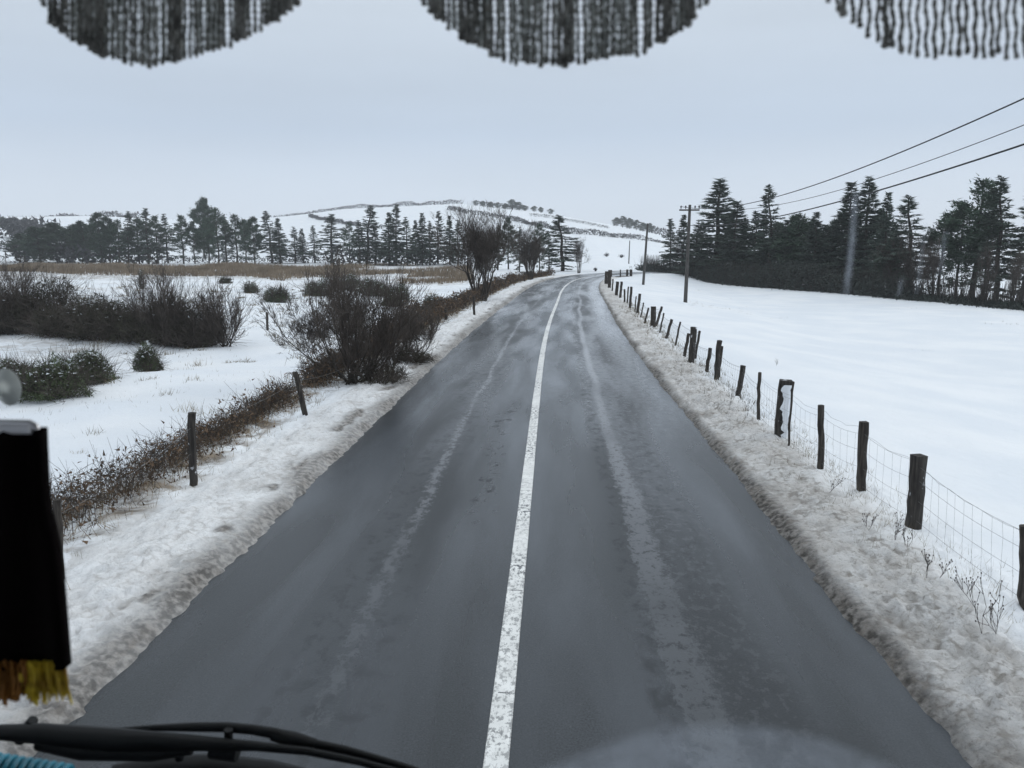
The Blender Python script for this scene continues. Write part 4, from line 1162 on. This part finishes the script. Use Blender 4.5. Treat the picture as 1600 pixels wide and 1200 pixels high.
for i, (bx, by, tx, ty, wp, sq, sn, lab) in enumerate(RF):
    p, q, wd = px_post(bx, by, tx, ty, wp)
    o = post_mesh(p, q, wd, sq, 50 + i, M['post_snowy' if sn else 'post'], 'post', rf)
    o.location = -Vector(rf.location)
    if lab: o['label'] = lab
    seq.append((p.y, p, q))
    if sn == 2:   # snow plastered on the windward side
        mb = MB(); r = np.random.default_rng(3)
        ax = (q - p).normalized(); tow = Vector((-p.x * .2, -p.y, 0)).normalized(); sd_ = Vector((1, .05, 0)); V = []
        for k in range(22):
            t = k / 21; c = p + (q - p) * (t * .95 - .02)
            l_ = wd * (-.02 - .012 * k + .05 * math.sin(k * .9) + .06 * r.normal()); rr_ = wd * (.44 + .03 * r.random())
            V += [c + sd_ * l_ + tow * wd * .50, c + sd_ * (l_ * .5 + rr_ * .5) + tow * wd * (.66 + .08 * r.random()), c + sd_ * rr_ + tow * wd * .52, c + sd_ * (rr_ + .01) + tow * wd * .2]
        mb.add([tuple(v) for v in V], [[4 * k + a_, 4 * k + a_ + 1, 4 * k + a_ + 5, 4 * k + a_ + 4] for k in range(21) for a_ in (0, 1, 2)])
        mb.add([tuple(v) for v in V[-4:]], [[0, 1, 2, 3]])
        o2 = mb.build('stuck_snow', M['snow'], o, True); 
# netting and strands
seq.sort(key=lambda a_: a_[0])
line = [s_ for s_ in seq if True]
clean = []
for yv, p, q in line:
    if clean and yv - clean[-1][0] < .7: continue
    clean.append((yv, p, q))
ext = clean[0]; p2 = Vector((ext[1].x + .05, 2.0, ext[1].z)); clean = [(2.0, p2, p2 + (ext[2] - ext[1]))] + clean
netm = MB(); strm = MB()
for (ya, pa, qa), (yb, pb, qb) in zip(clean[:-1], clean[1:]):
    a0, a1, b0, b1 = [np.array(tuple(v)) for v in (pa, qa, pb, qb)]
    La, Lb = np.linalg.norm(a1 - a0), np.linalg.norm(b1 - b0)
    hts = [.08, .30, .52, .72] if ya < 40 else [.72]
    def pt(t, h):
        h2 = min(h, La * .93, Lb * .93)
        return (a0 + (a1 - a0) / La * h2) * (1 - t) + (b0 + (b1 - b0) / Lb * h2) * t - np.array([0, 0, .04 * math.sin(math.pi * t) * (.5 + h)])
    ts = np.linspace(0, 1, 9)
    rw = .0014 * max(1, ya / 11) ** .6
    for h in hts:
        P = np.array([pt(t, h) for t in ts]); (strm if h > .7 else netm).cones(P[:-1], P[1:], rw * 1.3, rw * 1.3)
    P = np.array([pt(t, .80) + RNG.normal(0, .006, 3) for t in ts]); strm.cones(P[:-1], P[1:], rw * 1.2, rw * 1.2)
    if ya < 26:
        dist = np.linalg.norm(b0 - a0); nv = max(2, int(dist / .16))
        for k in range(1, nv):
            t = k / nv; kink = [pt(t + RNG.normal(0, .004), h) for h in (-.02, .30, .52, .72)]
            P = np.array(kink); netm.cones(P[:-1], P[1:], rw * .8, rw * .8)
for m_, nm in ((netm, 'wire_netting'), (strm, 'top_wire')):
    o = m_.build(nm, M['wire'], rf); o.location = -Vector(rf.location)

lf_ = empty('old_fence', Vector((-5, 12, 0)), 'rotting post and wire fence in the brambles along the left verge', 'fence')
LF = [(302, 757, 299, 645, 13, 1), (478, 651, 461, 581, 9, 0), (418, 516, 417, 488, 4, 0), (656, 520, 654, 492, 4, 0), (676, 505, 675, 478, 3, 0), (697, 500, 697, 484, 5, 0), (741, 492, 740, 463, 4, 0), (560, 590, 553, 560, 5, 0), (820, 440, 820, 425, 3, 0), (96, 905, 88, 780, 13, 0)]
ls = []
for i, (bx, by, tx, ty, wp, sn) in enumerate(LF):
    p, q, wd = px_post(bx, by, tx, ty, wp)
    o = post_mesh(p, q, wd, 0, 90 + i, M['post_snowy' if sn else 'post'], 'post', lf_); o.location = -Vector(lf_.location)
    if i not in (2,): ls.append((p.y, p, q))
ls.sort(key=lambda a_: a_[0]); strm = MB()
for (ya, pa, qa), (yb, pb, qb) in zip(ls[:-1], ls[1:]):
    a0, a1, b0, b1 = [np.array(tuple(v)) for v in (pa, qa, pb, qb)]
    for h in (.8, .45):
        ts = np.linspace(0, 1, 9)[:, None]
        P = (a0 + (a1 - a0) * h) * (1 - ts) + (b0 + (b1 - b0) * h) * ts; P[:, 2] -= .07 * np.sin(np.pi * ts[:, 0])
        strm.cones(P[:-1], P[1:], .0022, .0022)
o = strm.build('top_wire', M['wire'], lf_); o.location = -Vector(lf_.location)

# field gate at the end of the fence
g0 = at_depth(955, 424, 86); g1 = at_depth(986, 423, 92)
gt = empty('field_gate', Vector((g0.x, g0.y, 0)), 'weathered rail gate at the far end of the right fence by the bend', 'gate')
mb = MB()
za = height = None
for h in (0, .32, .62):
    mb.tube([g0 - Vector((0, 0, h)), g1 - Vector((0, 0, h))], .035, 5)
o = mb.build('gate_frame', M['post'], gt); o.location = -Vector(gt.location)
for t, wd in ((0, .1), (.45, .07), (1, .14), (.8, .12)):
    c = g0.lerp(g1, t); zb = float(Z(np.array(c.x), np.array(c.y), False))
    o = post_mesh(Vector((c.x, c.y, min(zb, c.z - .9))), c + Vector((0, 0, .15)), wd * 2, 1, int(t * 100), M['post'], 'post', gt); o.location = -Vector(gt.location)

# ------------------------------------------------------------------ poles and cables
POLE_TOP = {}
def pole(bx, by, tx, ty, arm, lab, D=None, wpx=7):
    p = ground_at(bx, by) if D is None else on_ground(bx, D)
    q = at_depth(tx, ty, p.y)
    root = empty('utility_pole', p, lab, 'pole', 'utility poles along the field')
    L_ = q - p
    mb = MB(); n = 10
    mb.tube([Vector((0, 0, -.5))] + [L_ * (i / n) for i in range(n + 1)], [.125] + [.125 - .04 * i / n for i in range(n + 1)], 10)
    mb.build('pole_shaft', M['pole'], root, True)
    if arm:
        am = MB(); c = L_ - Vector((0, 0, .33))
        am.box(c + Vector((-.05, -.16, 0)), (1.25, .085, .09)); am.build('crossarm', M['post'], root)
        ins = []
        for dx in (-.57, -.28, .30, .55):
            im = MB(); im.tube([c + Vector((dx, -.16, .06)), c + Vector((dx, -.16, .14)), c + Vector((dx, -.16, .20)), c + Vector((dx, -.16, .27))], [.018, .03, .055, .03], 8)
            im.build('insulator', M['cab'], root, True)
    return p, q
pn, qn = pole(1074, 497, 1078, 320, True, 'tall crossarm pole standing in the white field nearest the fence', D=50)
pole(1005, 445, 1012, 349, False, 'bare utility pole second along, in front of the far dark clump', wpx=4)
pole(983, 423, 984, 376, False, 'thin far utility pole on the white slope above the gate', D=165)
def cable(pts, lab, rad=.016):
    ys_ = np.array([a_[1] for a_ in pts]); z_ = np.array([a_[2] for a_ in pts]); x_ = np.array([a_[0] for a_ in pts])
    c = np.polyfit(ys_, z_, 2); cx = np.polyfit(ys_, x_, 1)
    yy = np.linspace(pn.y, -12, 60)
    mb = MB(); mb.tube(np.column_stack([np.polyval(cx, yy), yy, np.polyval(c, yy)]), rad, 5)
    o = mb.build('overhead_cable', M['cable']); tag(o, lab, 'cable', 'overhead cables')
D0 = pn.y
def solve(px, py, xlat):
    d = ray(px, py); t = xlat / d.x; return (xlat, d.y * t, 3 + d.z * t)
xa = qn.x - .57; xb = qn.x + .50
cable([(xa, D0, qn.z - .1), solve(1300, 279, xa + .35), solve(1600, 155, xa + .55)], 'topmost of the three overhead cables, fixed to the crossarm')
cable([(xb, D0, qn.z - .1), solve(1300, 300, xb + .1), solve(1600, 196, xb + .2)], 'middle and thinnest of the three overhead cables', .010)
cable([(qn.x, D0 - .1, at_depth(1078, 352, D0).z), solve(1221, 337, qn.x), solve(1600, 226, qn.x + .05)], 'lowest and thickest of the three overhead cables, fixed below the crossarm', .02)

# ------------------------------------------------------------------ the coach the view is taken from
coach = empty('coach', Vector((0, 0, 1.2)), 'dark coach front around the view, wiper parked along its windscreen', 'coach')
def cpart(mb, nm, m_, par=None, smooth=False):
    o = mb.build(nm, m_, coach if par is None else par, smooth)
    if par is None: o.location = -Vector(coach.location)
    return o
mb = MB(); mb.box((0, -3.2, 3.86), (2.5, 8.0, .06)); cpart(mb, 'roof', M['cab'])
mb = MB(); mb.box((0, -3.2, 1.25), (2.5, 8.0, .06)); cpart(mb, 'floor', M['cab'])
mb = MB(); mb.box((0, -7.2, 2.55), (2.5, .06, 2.5)); cpart(mb, 'rear_wall', M['cab'])
for sx in (-1, 1):
    mb = MB(); mb.box((sx * 1.25, -3.2, 1.85), (.05, 8.0, 1.2)); mb.box((sx * 1.25, .74, 3.0), (.07, .12, 1.66)); mb.box((sx * 1.25, -3.2, 3.66), (.05, 8.0, .34)); cpart(mb, 'side_panel', M['cab'])
mb = MB(); mb.box((0, .42, 2.08), (2.4, .62, .10)); mb.box((0, .12, 1.7), (2.4, .05, .7)); cpart(mb, 'dashboard', M['cab'])
mb = MB(); mb.box((0, .80, 3.70), (2.5, .10, .28)); mb.box((0, .84, 1.7), (2.5, .08, .86)); cpart(mb, 'front_panel', M['cab'])
glass = bpy.data.materials.new('clear_glass'); glass.use_nodes = True
t = glass.node_tree; t.nodes.clear(); tb = t.nodes.new('ShaderNodeBsdfTransparent'); tb.inputs[0].default_value = (.97, .98, .98, 1); to = t.nodes.new('ShaderNodeOutputMaterial'); t.links.new(tb.outputs[0], to.inputs[0])
mb = MB(); mb.box((0, .80, 2.85), (2.36, .006, 1.40)); cpart(mb, 'windscreen', glass)

YW = .90
wroot = MB()
def pp(px, py, Yd=YW): return at_depth(px, py, Yd)
bl = MB()
bl.tube([pp(x, y) for x, y in [(178, 1139), (240, 1137), (300, 1136), (350, 1136), (395, 1140), (430, 1146), (455, 1152)]], [.0015, .004, .006, .0065, .0065, .007, .006], 8)
bl.tube([pp(x, y) for x, y in [(425, 1147), (460, 1156), (492, 1164)]], [.008, .010, .008], 8)
bl.tube([pp(x, y) for x, y in [(480, 1160), (540, 1172), (590, 1186), (640, 1201), (700, 1222)]], [.006, .0055, .005, .005, .004], 8)
wiper = empty('wiper', pp(350, 1160), None, None); wiper.parent = coach; wiper.location = pp(350, 1160) - Vector(coach.location)
def wpart(mb, nm, smooth=True):
    o = mb.build(nm, M['rubber'], wiper, smooth); o.location = -pp(350, 1160); return o
wpart(bl, 'wiper_arm')
bd = MB()
bd.tube([pp(x, y, .88) for x, y in [(-80, 1150), (0, 1144), (60, 1146), (180, 1156), (300, 1161), (400, 1166), (480, 1174), (560, 1190), (640, 1212)]], [.009, .010, .013, .015, .010, .006, .005, .0045, .0045], 8)
bd.tube([pp(x, y, .88) for x, y in [(60, 1160), (130, 1172), (240, 1176), (300, 1172)]], [.010, .013, .011, .006], 8)
wpart(bd, 'wiper_blade')
for pts_, rr_ in (([(357, 1140), (357, 1165)], .006), ([(330, 1170), (372, 1176)], .012), ([(283, 1162), (280, 1186)], .006), ([(52, 1125), (40, 1140), (30, 1158)], .007)):
    bk = MB(); bk.tube([pp(x, y, .89) for x, y in pts_], rr_, 8); wpart(bk, 'bracket')
ck = MB()
ck.tube([pp(x, y, .93) for x, y in [(180, 1214), (260, 1206), (330, 1204), (420, 1212), (520, 1226)]], [.018, .022, .022, .02, .012], 8)
wpart(ck, 'wiper_pivot')

# streaks where water ran and dried on the glass
streak = bpy.data.materials.new('dried_water_and_reflection'); streak.use_nodes = True  # shared with the painted reflection low on the glass
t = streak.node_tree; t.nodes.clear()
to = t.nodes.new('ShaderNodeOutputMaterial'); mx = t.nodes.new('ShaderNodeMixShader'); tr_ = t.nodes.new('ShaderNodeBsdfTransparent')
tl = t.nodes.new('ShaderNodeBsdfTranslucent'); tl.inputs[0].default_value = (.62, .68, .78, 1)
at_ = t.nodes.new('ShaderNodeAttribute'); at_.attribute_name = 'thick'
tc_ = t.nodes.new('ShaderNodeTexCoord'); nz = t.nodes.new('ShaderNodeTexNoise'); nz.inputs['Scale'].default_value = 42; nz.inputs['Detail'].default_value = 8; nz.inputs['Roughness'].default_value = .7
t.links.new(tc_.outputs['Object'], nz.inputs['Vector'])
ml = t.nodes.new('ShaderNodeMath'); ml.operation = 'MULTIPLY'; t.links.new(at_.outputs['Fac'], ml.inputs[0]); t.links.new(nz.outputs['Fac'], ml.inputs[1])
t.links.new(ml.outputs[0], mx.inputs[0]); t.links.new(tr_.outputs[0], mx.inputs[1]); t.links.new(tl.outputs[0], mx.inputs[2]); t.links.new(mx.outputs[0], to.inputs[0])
def streaks():
    V, F, A = [], [], []
    def strip(pts, wd, al):
        n = len(pts); k0 = len(V)
        for i, (x, y) in enumerate(pts):
            f = math.sin(math.pi * (i + .3) / (n - .4)) ** .5
            for q, a_ in ((-1, 0), (0, 1), (1, 0)):
                V.append(tuple(at_depth(x + q * wd, y, .8035))); A.append(al * a_ * f)
        for i in range(n - 1):
            for q in (0, 1): F.append([k0 + 3 * i + q, k0 + 3 * i + q + 1, k0 + 3 * i + q + 4, k0 + 3 * i + q + 3])
    strip([(1338, 300), (1335, 330), (1332, 370), (1328, 410), (1324, 440), (1321, 462)], 8, .62)
    strip([(1447, 350), (1441, 390), (1436, 430), (1432, 460)], 6, .25)
    strip([(1478, 360), (1473, 395), (1468, 430)], 6, .3)
    strip([(1409, 435), (1406, 450), (1403, 462)], 6, .3)
    mb = MB(); mb.add(V, F); o = cpart(mb, 'water_streak', streak)
    a_ = o.data.attributes.new('thick', 'FLOAT', 'POINT'); a_.data.foreach_set('value', np.array(A, np.float32))
    o['kind'] = 'stuff'
streaks()
# pale film low on the glass, painting in the dashboard's reflection
def film():
    V, A = [], []
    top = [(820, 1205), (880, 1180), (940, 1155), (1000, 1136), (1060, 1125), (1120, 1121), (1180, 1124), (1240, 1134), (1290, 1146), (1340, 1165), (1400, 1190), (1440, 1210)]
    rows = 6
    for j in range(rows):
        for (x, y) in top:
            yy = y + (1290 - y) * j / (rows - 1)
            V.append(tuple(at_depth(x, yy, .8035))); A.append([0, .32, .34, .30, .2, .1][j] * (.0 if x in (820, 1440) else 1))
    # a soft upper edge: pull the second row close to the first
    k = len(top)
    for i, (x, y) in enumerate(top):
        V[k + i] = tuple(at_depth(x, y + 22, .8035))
    F = [[j * k + i, j * k + i + 1, (j + 1) * k + i + 1, (j + 1) * k + i] for j in range(rows - 1) for i in range(k - 1)]
    mb = MB(); mb.add(V, F); o = cpart(mb, 'painted_reflection', streak)
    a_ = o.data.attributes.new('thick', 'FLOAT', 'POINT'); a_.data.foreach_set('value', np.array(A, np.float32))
    o['label'] = 'hazy arc of painted reflection low on the windscreen'
film()

# --- crocheted pelmet with cord fringe along the top of the windscreen
cord_m = mat('fringe_cord', (.25, .25, .23), .9, .4, 60)
lace_m = mat('pale_lace', (.42, .44, .43), .9, .2, 80)
_t = lace_m.node_tree; _b = _t.nodes['Principled BSDF']; _o = [n_ for n_ in _t.nodes if n_.type == 'OUTPUT_MATERIAL'][0]
_tl = _t.nodes.new('ShaderNodeBsdfTranslucent'); _tl.inputs[0].default_value = (.62, .65, .64, 1); _mx = _t.nodes.new('ShaderNodeMixShader'); _mx.inputs[0].default_value = .7
_t.links.new(_b.outputs[0], _mx.inputs[1]); _t.links.new(_tl.outputs[0], _mx.inputs[2]); _t.links.new(_mx.outputs[0], _o.inputs['Surface'])
pel = empty('fringed_pelmet', Vector((0, .62, 3.6)), 'dark knitted pelmet with three scallops of twisted cord fringe hanging inside the windscreen', 'curtain')
def scallop(out_, spacing, thick, seed, dense_fn, wav, light=0):
    """out_: outline of the lower edge; strings hang from y=-160 down to it"""
    r = np.random.default_rng(seed)
    xs = [a_ for a_, b_ in out_]; ysl = [b_ for a_, b_ in out_]
    Yd = .62; k = Yd / 1218
    mb = MB()
    x = xs[0]
    while x < xs[-1]:
        bot = np.interp(x, xs, ysl) + r.normal(0, 2.2)
        dn = dense_fn(x)
        th = thick * (1.0 if not dn else 1.6) * r.uniform(.85, 1.15)
        n = 44
        ph = r.uniform(0, 6); tw = r.uniform(.85, 1.15)
        yy = np.linspace(-190, bot, n)
        xx = x + wav * np.sin(yy * .115 * tw + ph) + .8 * np.sin(yy * .03 + ph * 2) + (r.normal(0, .5))
        Pq = [at_depth(a_, b_, Yd + .002 * math.sin(b_ * .2 + ph)) for a_, b_ in zip(xx, yy)]
        rad = k * th * (1 + .28 * np.sin(yy * .62 + ph))
        rad[-2:] *= 1.25
        mb.tube(Pq, rad, 5)
        if light == 0 and r.random() < .8:
            xg = x + spacing * .5; bg_ = np.interp(xg, xs, ysl) - 3
            yg = np.linspace(-190, bg_, 60); lw_ = r.uniform(1.3, 2.6)
            mb.tube([at_depth(xg + .7 * math.sin(b_ * .5), b_, Yd + .004) for b_ in yg], k * lw_ * (1 + .35 * np.sin(yg * .9 + ph)), 4, 1)
        x += spacing * r.uniform(.88, 1.12)
    # fine cross loops of the crochet
    for j in range(28):
        yb = -180 + j * 10.5
        pts = []
        for x in np.arange(xs[0], xs[-1], 5.):
            if yb < np.interp(x, xs, ysl) - 5: pts.append((x, yb + 1.6 * math.sin(x * .55 + j)))
        if len(pts) > 3:
            # pelmet web: thin cords linking the strings
            Pq = [at_depth(a_, b_, Yd + .003) for a_, b_ in pts]
            mb.tube(Pq, k * (.8 if light == 0 else .2), 4, 1)
    o = mb.build('fringe', [cord_m, lace_m], pel, True); o.location = -Vector(pel.location)
def dn1(x):
    return (60 < x < 160 and (x // 13) % 3 != 2) or (x < 168 and x > 145) or (268 < x < 286) or (365 < x < 384) or x > 412
def dn2(x):
    return (x < 770 and (x // 14) % 3 != 2) or (872 < x < 892) or (988 < x < 992) or (x > 1000 and (x // 15) % 3 != 1)
scallop([(40, -60), (60, 0), (75, 30), (110, 62), (150, 82), (200, 98), (235, 104), (290, 92), (340, 78), (400, 50), (440, 28), (470, 0), (490, -60)], 9.2, 2.75, 1, dn1, .5)
scallop([(635, -60), (655, 0), (690, 35), (740, 70), (790, 95), (850, 104), (910, 97), (1000, 85), (1040, 62), (1080, 35), (1110, 0), (1130, -60)], 9.6, 2.85, 2, dn2, .5)
scallop([(1270, -60), (1290, 0), (1330, 35), (1360, 60), (1400, 80), (1450, 88), (1520, 87), (1560, 84), (1600, 90), (1660, 80), (1720, 40), (1760, -60)], 12.4, 3.0, 3, lambda x: (1318 < x < 1330) or (1382 < x < 1390), 1.7, 1)
mb = MB()
for xa_, xb_ in ((-200, 1900),):
    pts = [(x, -150 + 6 * math.sin(x * .01)) for x in range(xa_, xb_, 20)]
    mb.tube([at_depth(a_, b_, .62) for a_, b_ in pts], .012, 8)
    mb.tube([at_depth(a_, b_ - 40, .62) for a_, b_ in pts], .014, 8)
o = mb.build('heading_band', cord_m, pel, True); o.location = -Vector(pel.location)

# --- black velvet pennant with gold fringe at the left
YP = .60
velvet = mat('black_velvet', (.0035, .0025, .0025), .95, .3, 10, spec=.05)
gold = mat('gold_fringe', (.36, .19, .02), .7, .4, 26, color2=(.80, .62, .05))
pen = empty('fringed_pennant', at_depth(20, 700, YP), 'black velvet pennant with ochre fringe hanging at the left side of the windscreen', 'pennant')
mb = MB()
edge_ = [(672, 60), (700, 61), (760, 64), (800, 68), (830, 76), (860, 82), (900, 87), (960, 92), (1010, 96), (1048, 99)]
V = []; nx = 14
for i, (y, xr) in enumerate(edge_):
    for j in range(nx):
        u = j / (nx - 1); x = -180 + (xr + 180) * u
        V.append(tuple(at_depth(x, y, YP + .006 * math.sin(u * 14 + i * .3) - .012 * (u > .93))))
n0 = len(V)
V += [(a_, b_ + .012, c_) for a_, b_, c_ in V]
F = []
for i in range(len(edge_) - 1):
    for j in range(nx - 1):
        q = i * nx + j; F.append([q, q + 1, q + nx + 1, q + nx]); F.append([n0 + q, n0 + q + nx, n0 + q + nx + 1, n0 + q + 1])
for i in range(len(edge_) - 1):
    q = i * nx + nx - 1; F.append([q, n0 + q, n0 + q + nx, q + nx])
for j in range(nx - 1):
    q = (len(edge_) - 1) * nx + j; F.append([q, q + 1, n0 + q + 1, n0 + q]); F.append([j, n0 + j, n0 + j + 1, j + 1])
mb.add(V, F); o = mb.build('cloth', velvet, pen, True); o.location = -Vector(pen.location)
mb = MB(); r = np.random.default_rng(4)
for i in range(300):
    x = r.uniform(-175, 101); y0 = 1036 + r.uniform(-4, 6)
    lump = 1092 + 7 * math.sin(x * .13) + 4 * math.sin(x * .31) + r.normal(0, 4)
    P_ = [at_depth(x, y0, YP + r.uniform(-.006, .008)), at_depth(x + r.normal(0, 1.5) + 3, (y0 + lump) / 2, YP + r.uniform(-.008, .010)), at_depth(x + r.normal(0, 3) + 8 * max(0, (x - 40) / 60), lump, YP + r.uniform(-.008, .010))]
    mb.tube(P_, [.0016, .0019, .0007], 4, int(math.sin(x * .045 + 1.2) + r.normal(0, .35) > .1))
o = mb.build('fringe', [gold, mat('brown_fringe', (.20, .085, .015), .8, .4, 26)], pen, True); o.location = -Vector(pen.location)
mb = MB(); mb.tube([at_depth(-180, 657, YP), at_depth(48, 661, YP), at_depth(56, 666, YP), at_depth(59, 680, YP)], [.0030, .0030, .0030, .0025], 8)
o = mb.build('hanging_bar', M['metal'], pen, True); o.location = -Vector(pen.location)
mb = MB(); mb.tube([at_depth(-180, 668, YP - .002), at_depth(50, 671, YP - .002)], .0042, 6)
o = mb.build('pale_trim', mat('pale_trim', (.65, .66, .68), .5, .1, 5), pen, True); o.location = -Vector(pen.location)

# suction cup
sc_ = at_depth(12, 605, .78)
mb = MB(); n = 20
prof = [(.0, .018), (.004, .017), (.006, .011), (.012, .004), (.013, .0005)]
V = []; 
for rr, yy in [(.0155, 0), (.0135, -.003), (.009, -.006), (.005, -.010), (.005, -.018), (.0005, -.019)]:
    for k in range(n): V.append((rr * math.cos(k * 2 * math.pi / n), yy, rr * 1.3 * math.sin(k * 2 * math.pi / n)))
mb.add(V, [[i * n + k, i * n + (k + 1) % n, (i + 1) * n + (k + 1) % n, (i + 1) * n + k] for i in range(5) for k in range(n)])
mb.add(V[:n] + [(0, .001, 0)], [[k, (k + 1) % n, n] for k in range(n)])
o = mb.build('suction_cup', mat('milky_rubber', (.62, .66, .63), .35, .15, 20, spec=.5), None, True); o.location = sc_
tag(o, 'milky round suction cup stuck to the glass above the black pennant', 'suction cup')

# turquoise coiled cord
mb = MB()
ax0 = at_depth(-60, 1195, .70); ax1 = at_depth(112, 1222, .70); P_ = []
dv = ax1 - ax0; n = 320
for i in range(n):
    t_ = i / (n - 1); a_ = t_ * 14 * 2 * math.pi
    P_.append(ax0 + dv * t_ + Vector((0, math.cos(a_) * .014, math.sin(a_) * .014)))
mb.tube(P_, .0034, 6)
o = mb.build('coiled_cord', mat('turquoise_plastic', (.01, .16, .23), .35, .3, 30, spec=.5), None, True)
tag(o, 'turquoise coiled cord lying on the dashboard below the black pennant', 'cord')

# ------------------------------------------------------------------ winter air
hz = MB(); hz.box((0, 1270, 95), (5900, 2900, 270))
hm = bpy.data.materials.new('haze'); hm.use_nodes = True; t = hm.node_tree; t.nodes.clear()
to = t.nodes.new('ShaderNodeOutputMaterial'); pv = t.nodes.new('ShaderNodeVolumePrincipled'); pv.inputs['Color'].default_value = (.93, .96, 1, 1); pv.inputs['Density'].default_value = .00038
t.links.new(pv.outputs[0], to.inputs['Volume'])
HAZE = True
if HAZE:
    o = hz.build('haze', hm); tag(o, 'thin pale winter haze over the fields', 'haze', kind='stuff')
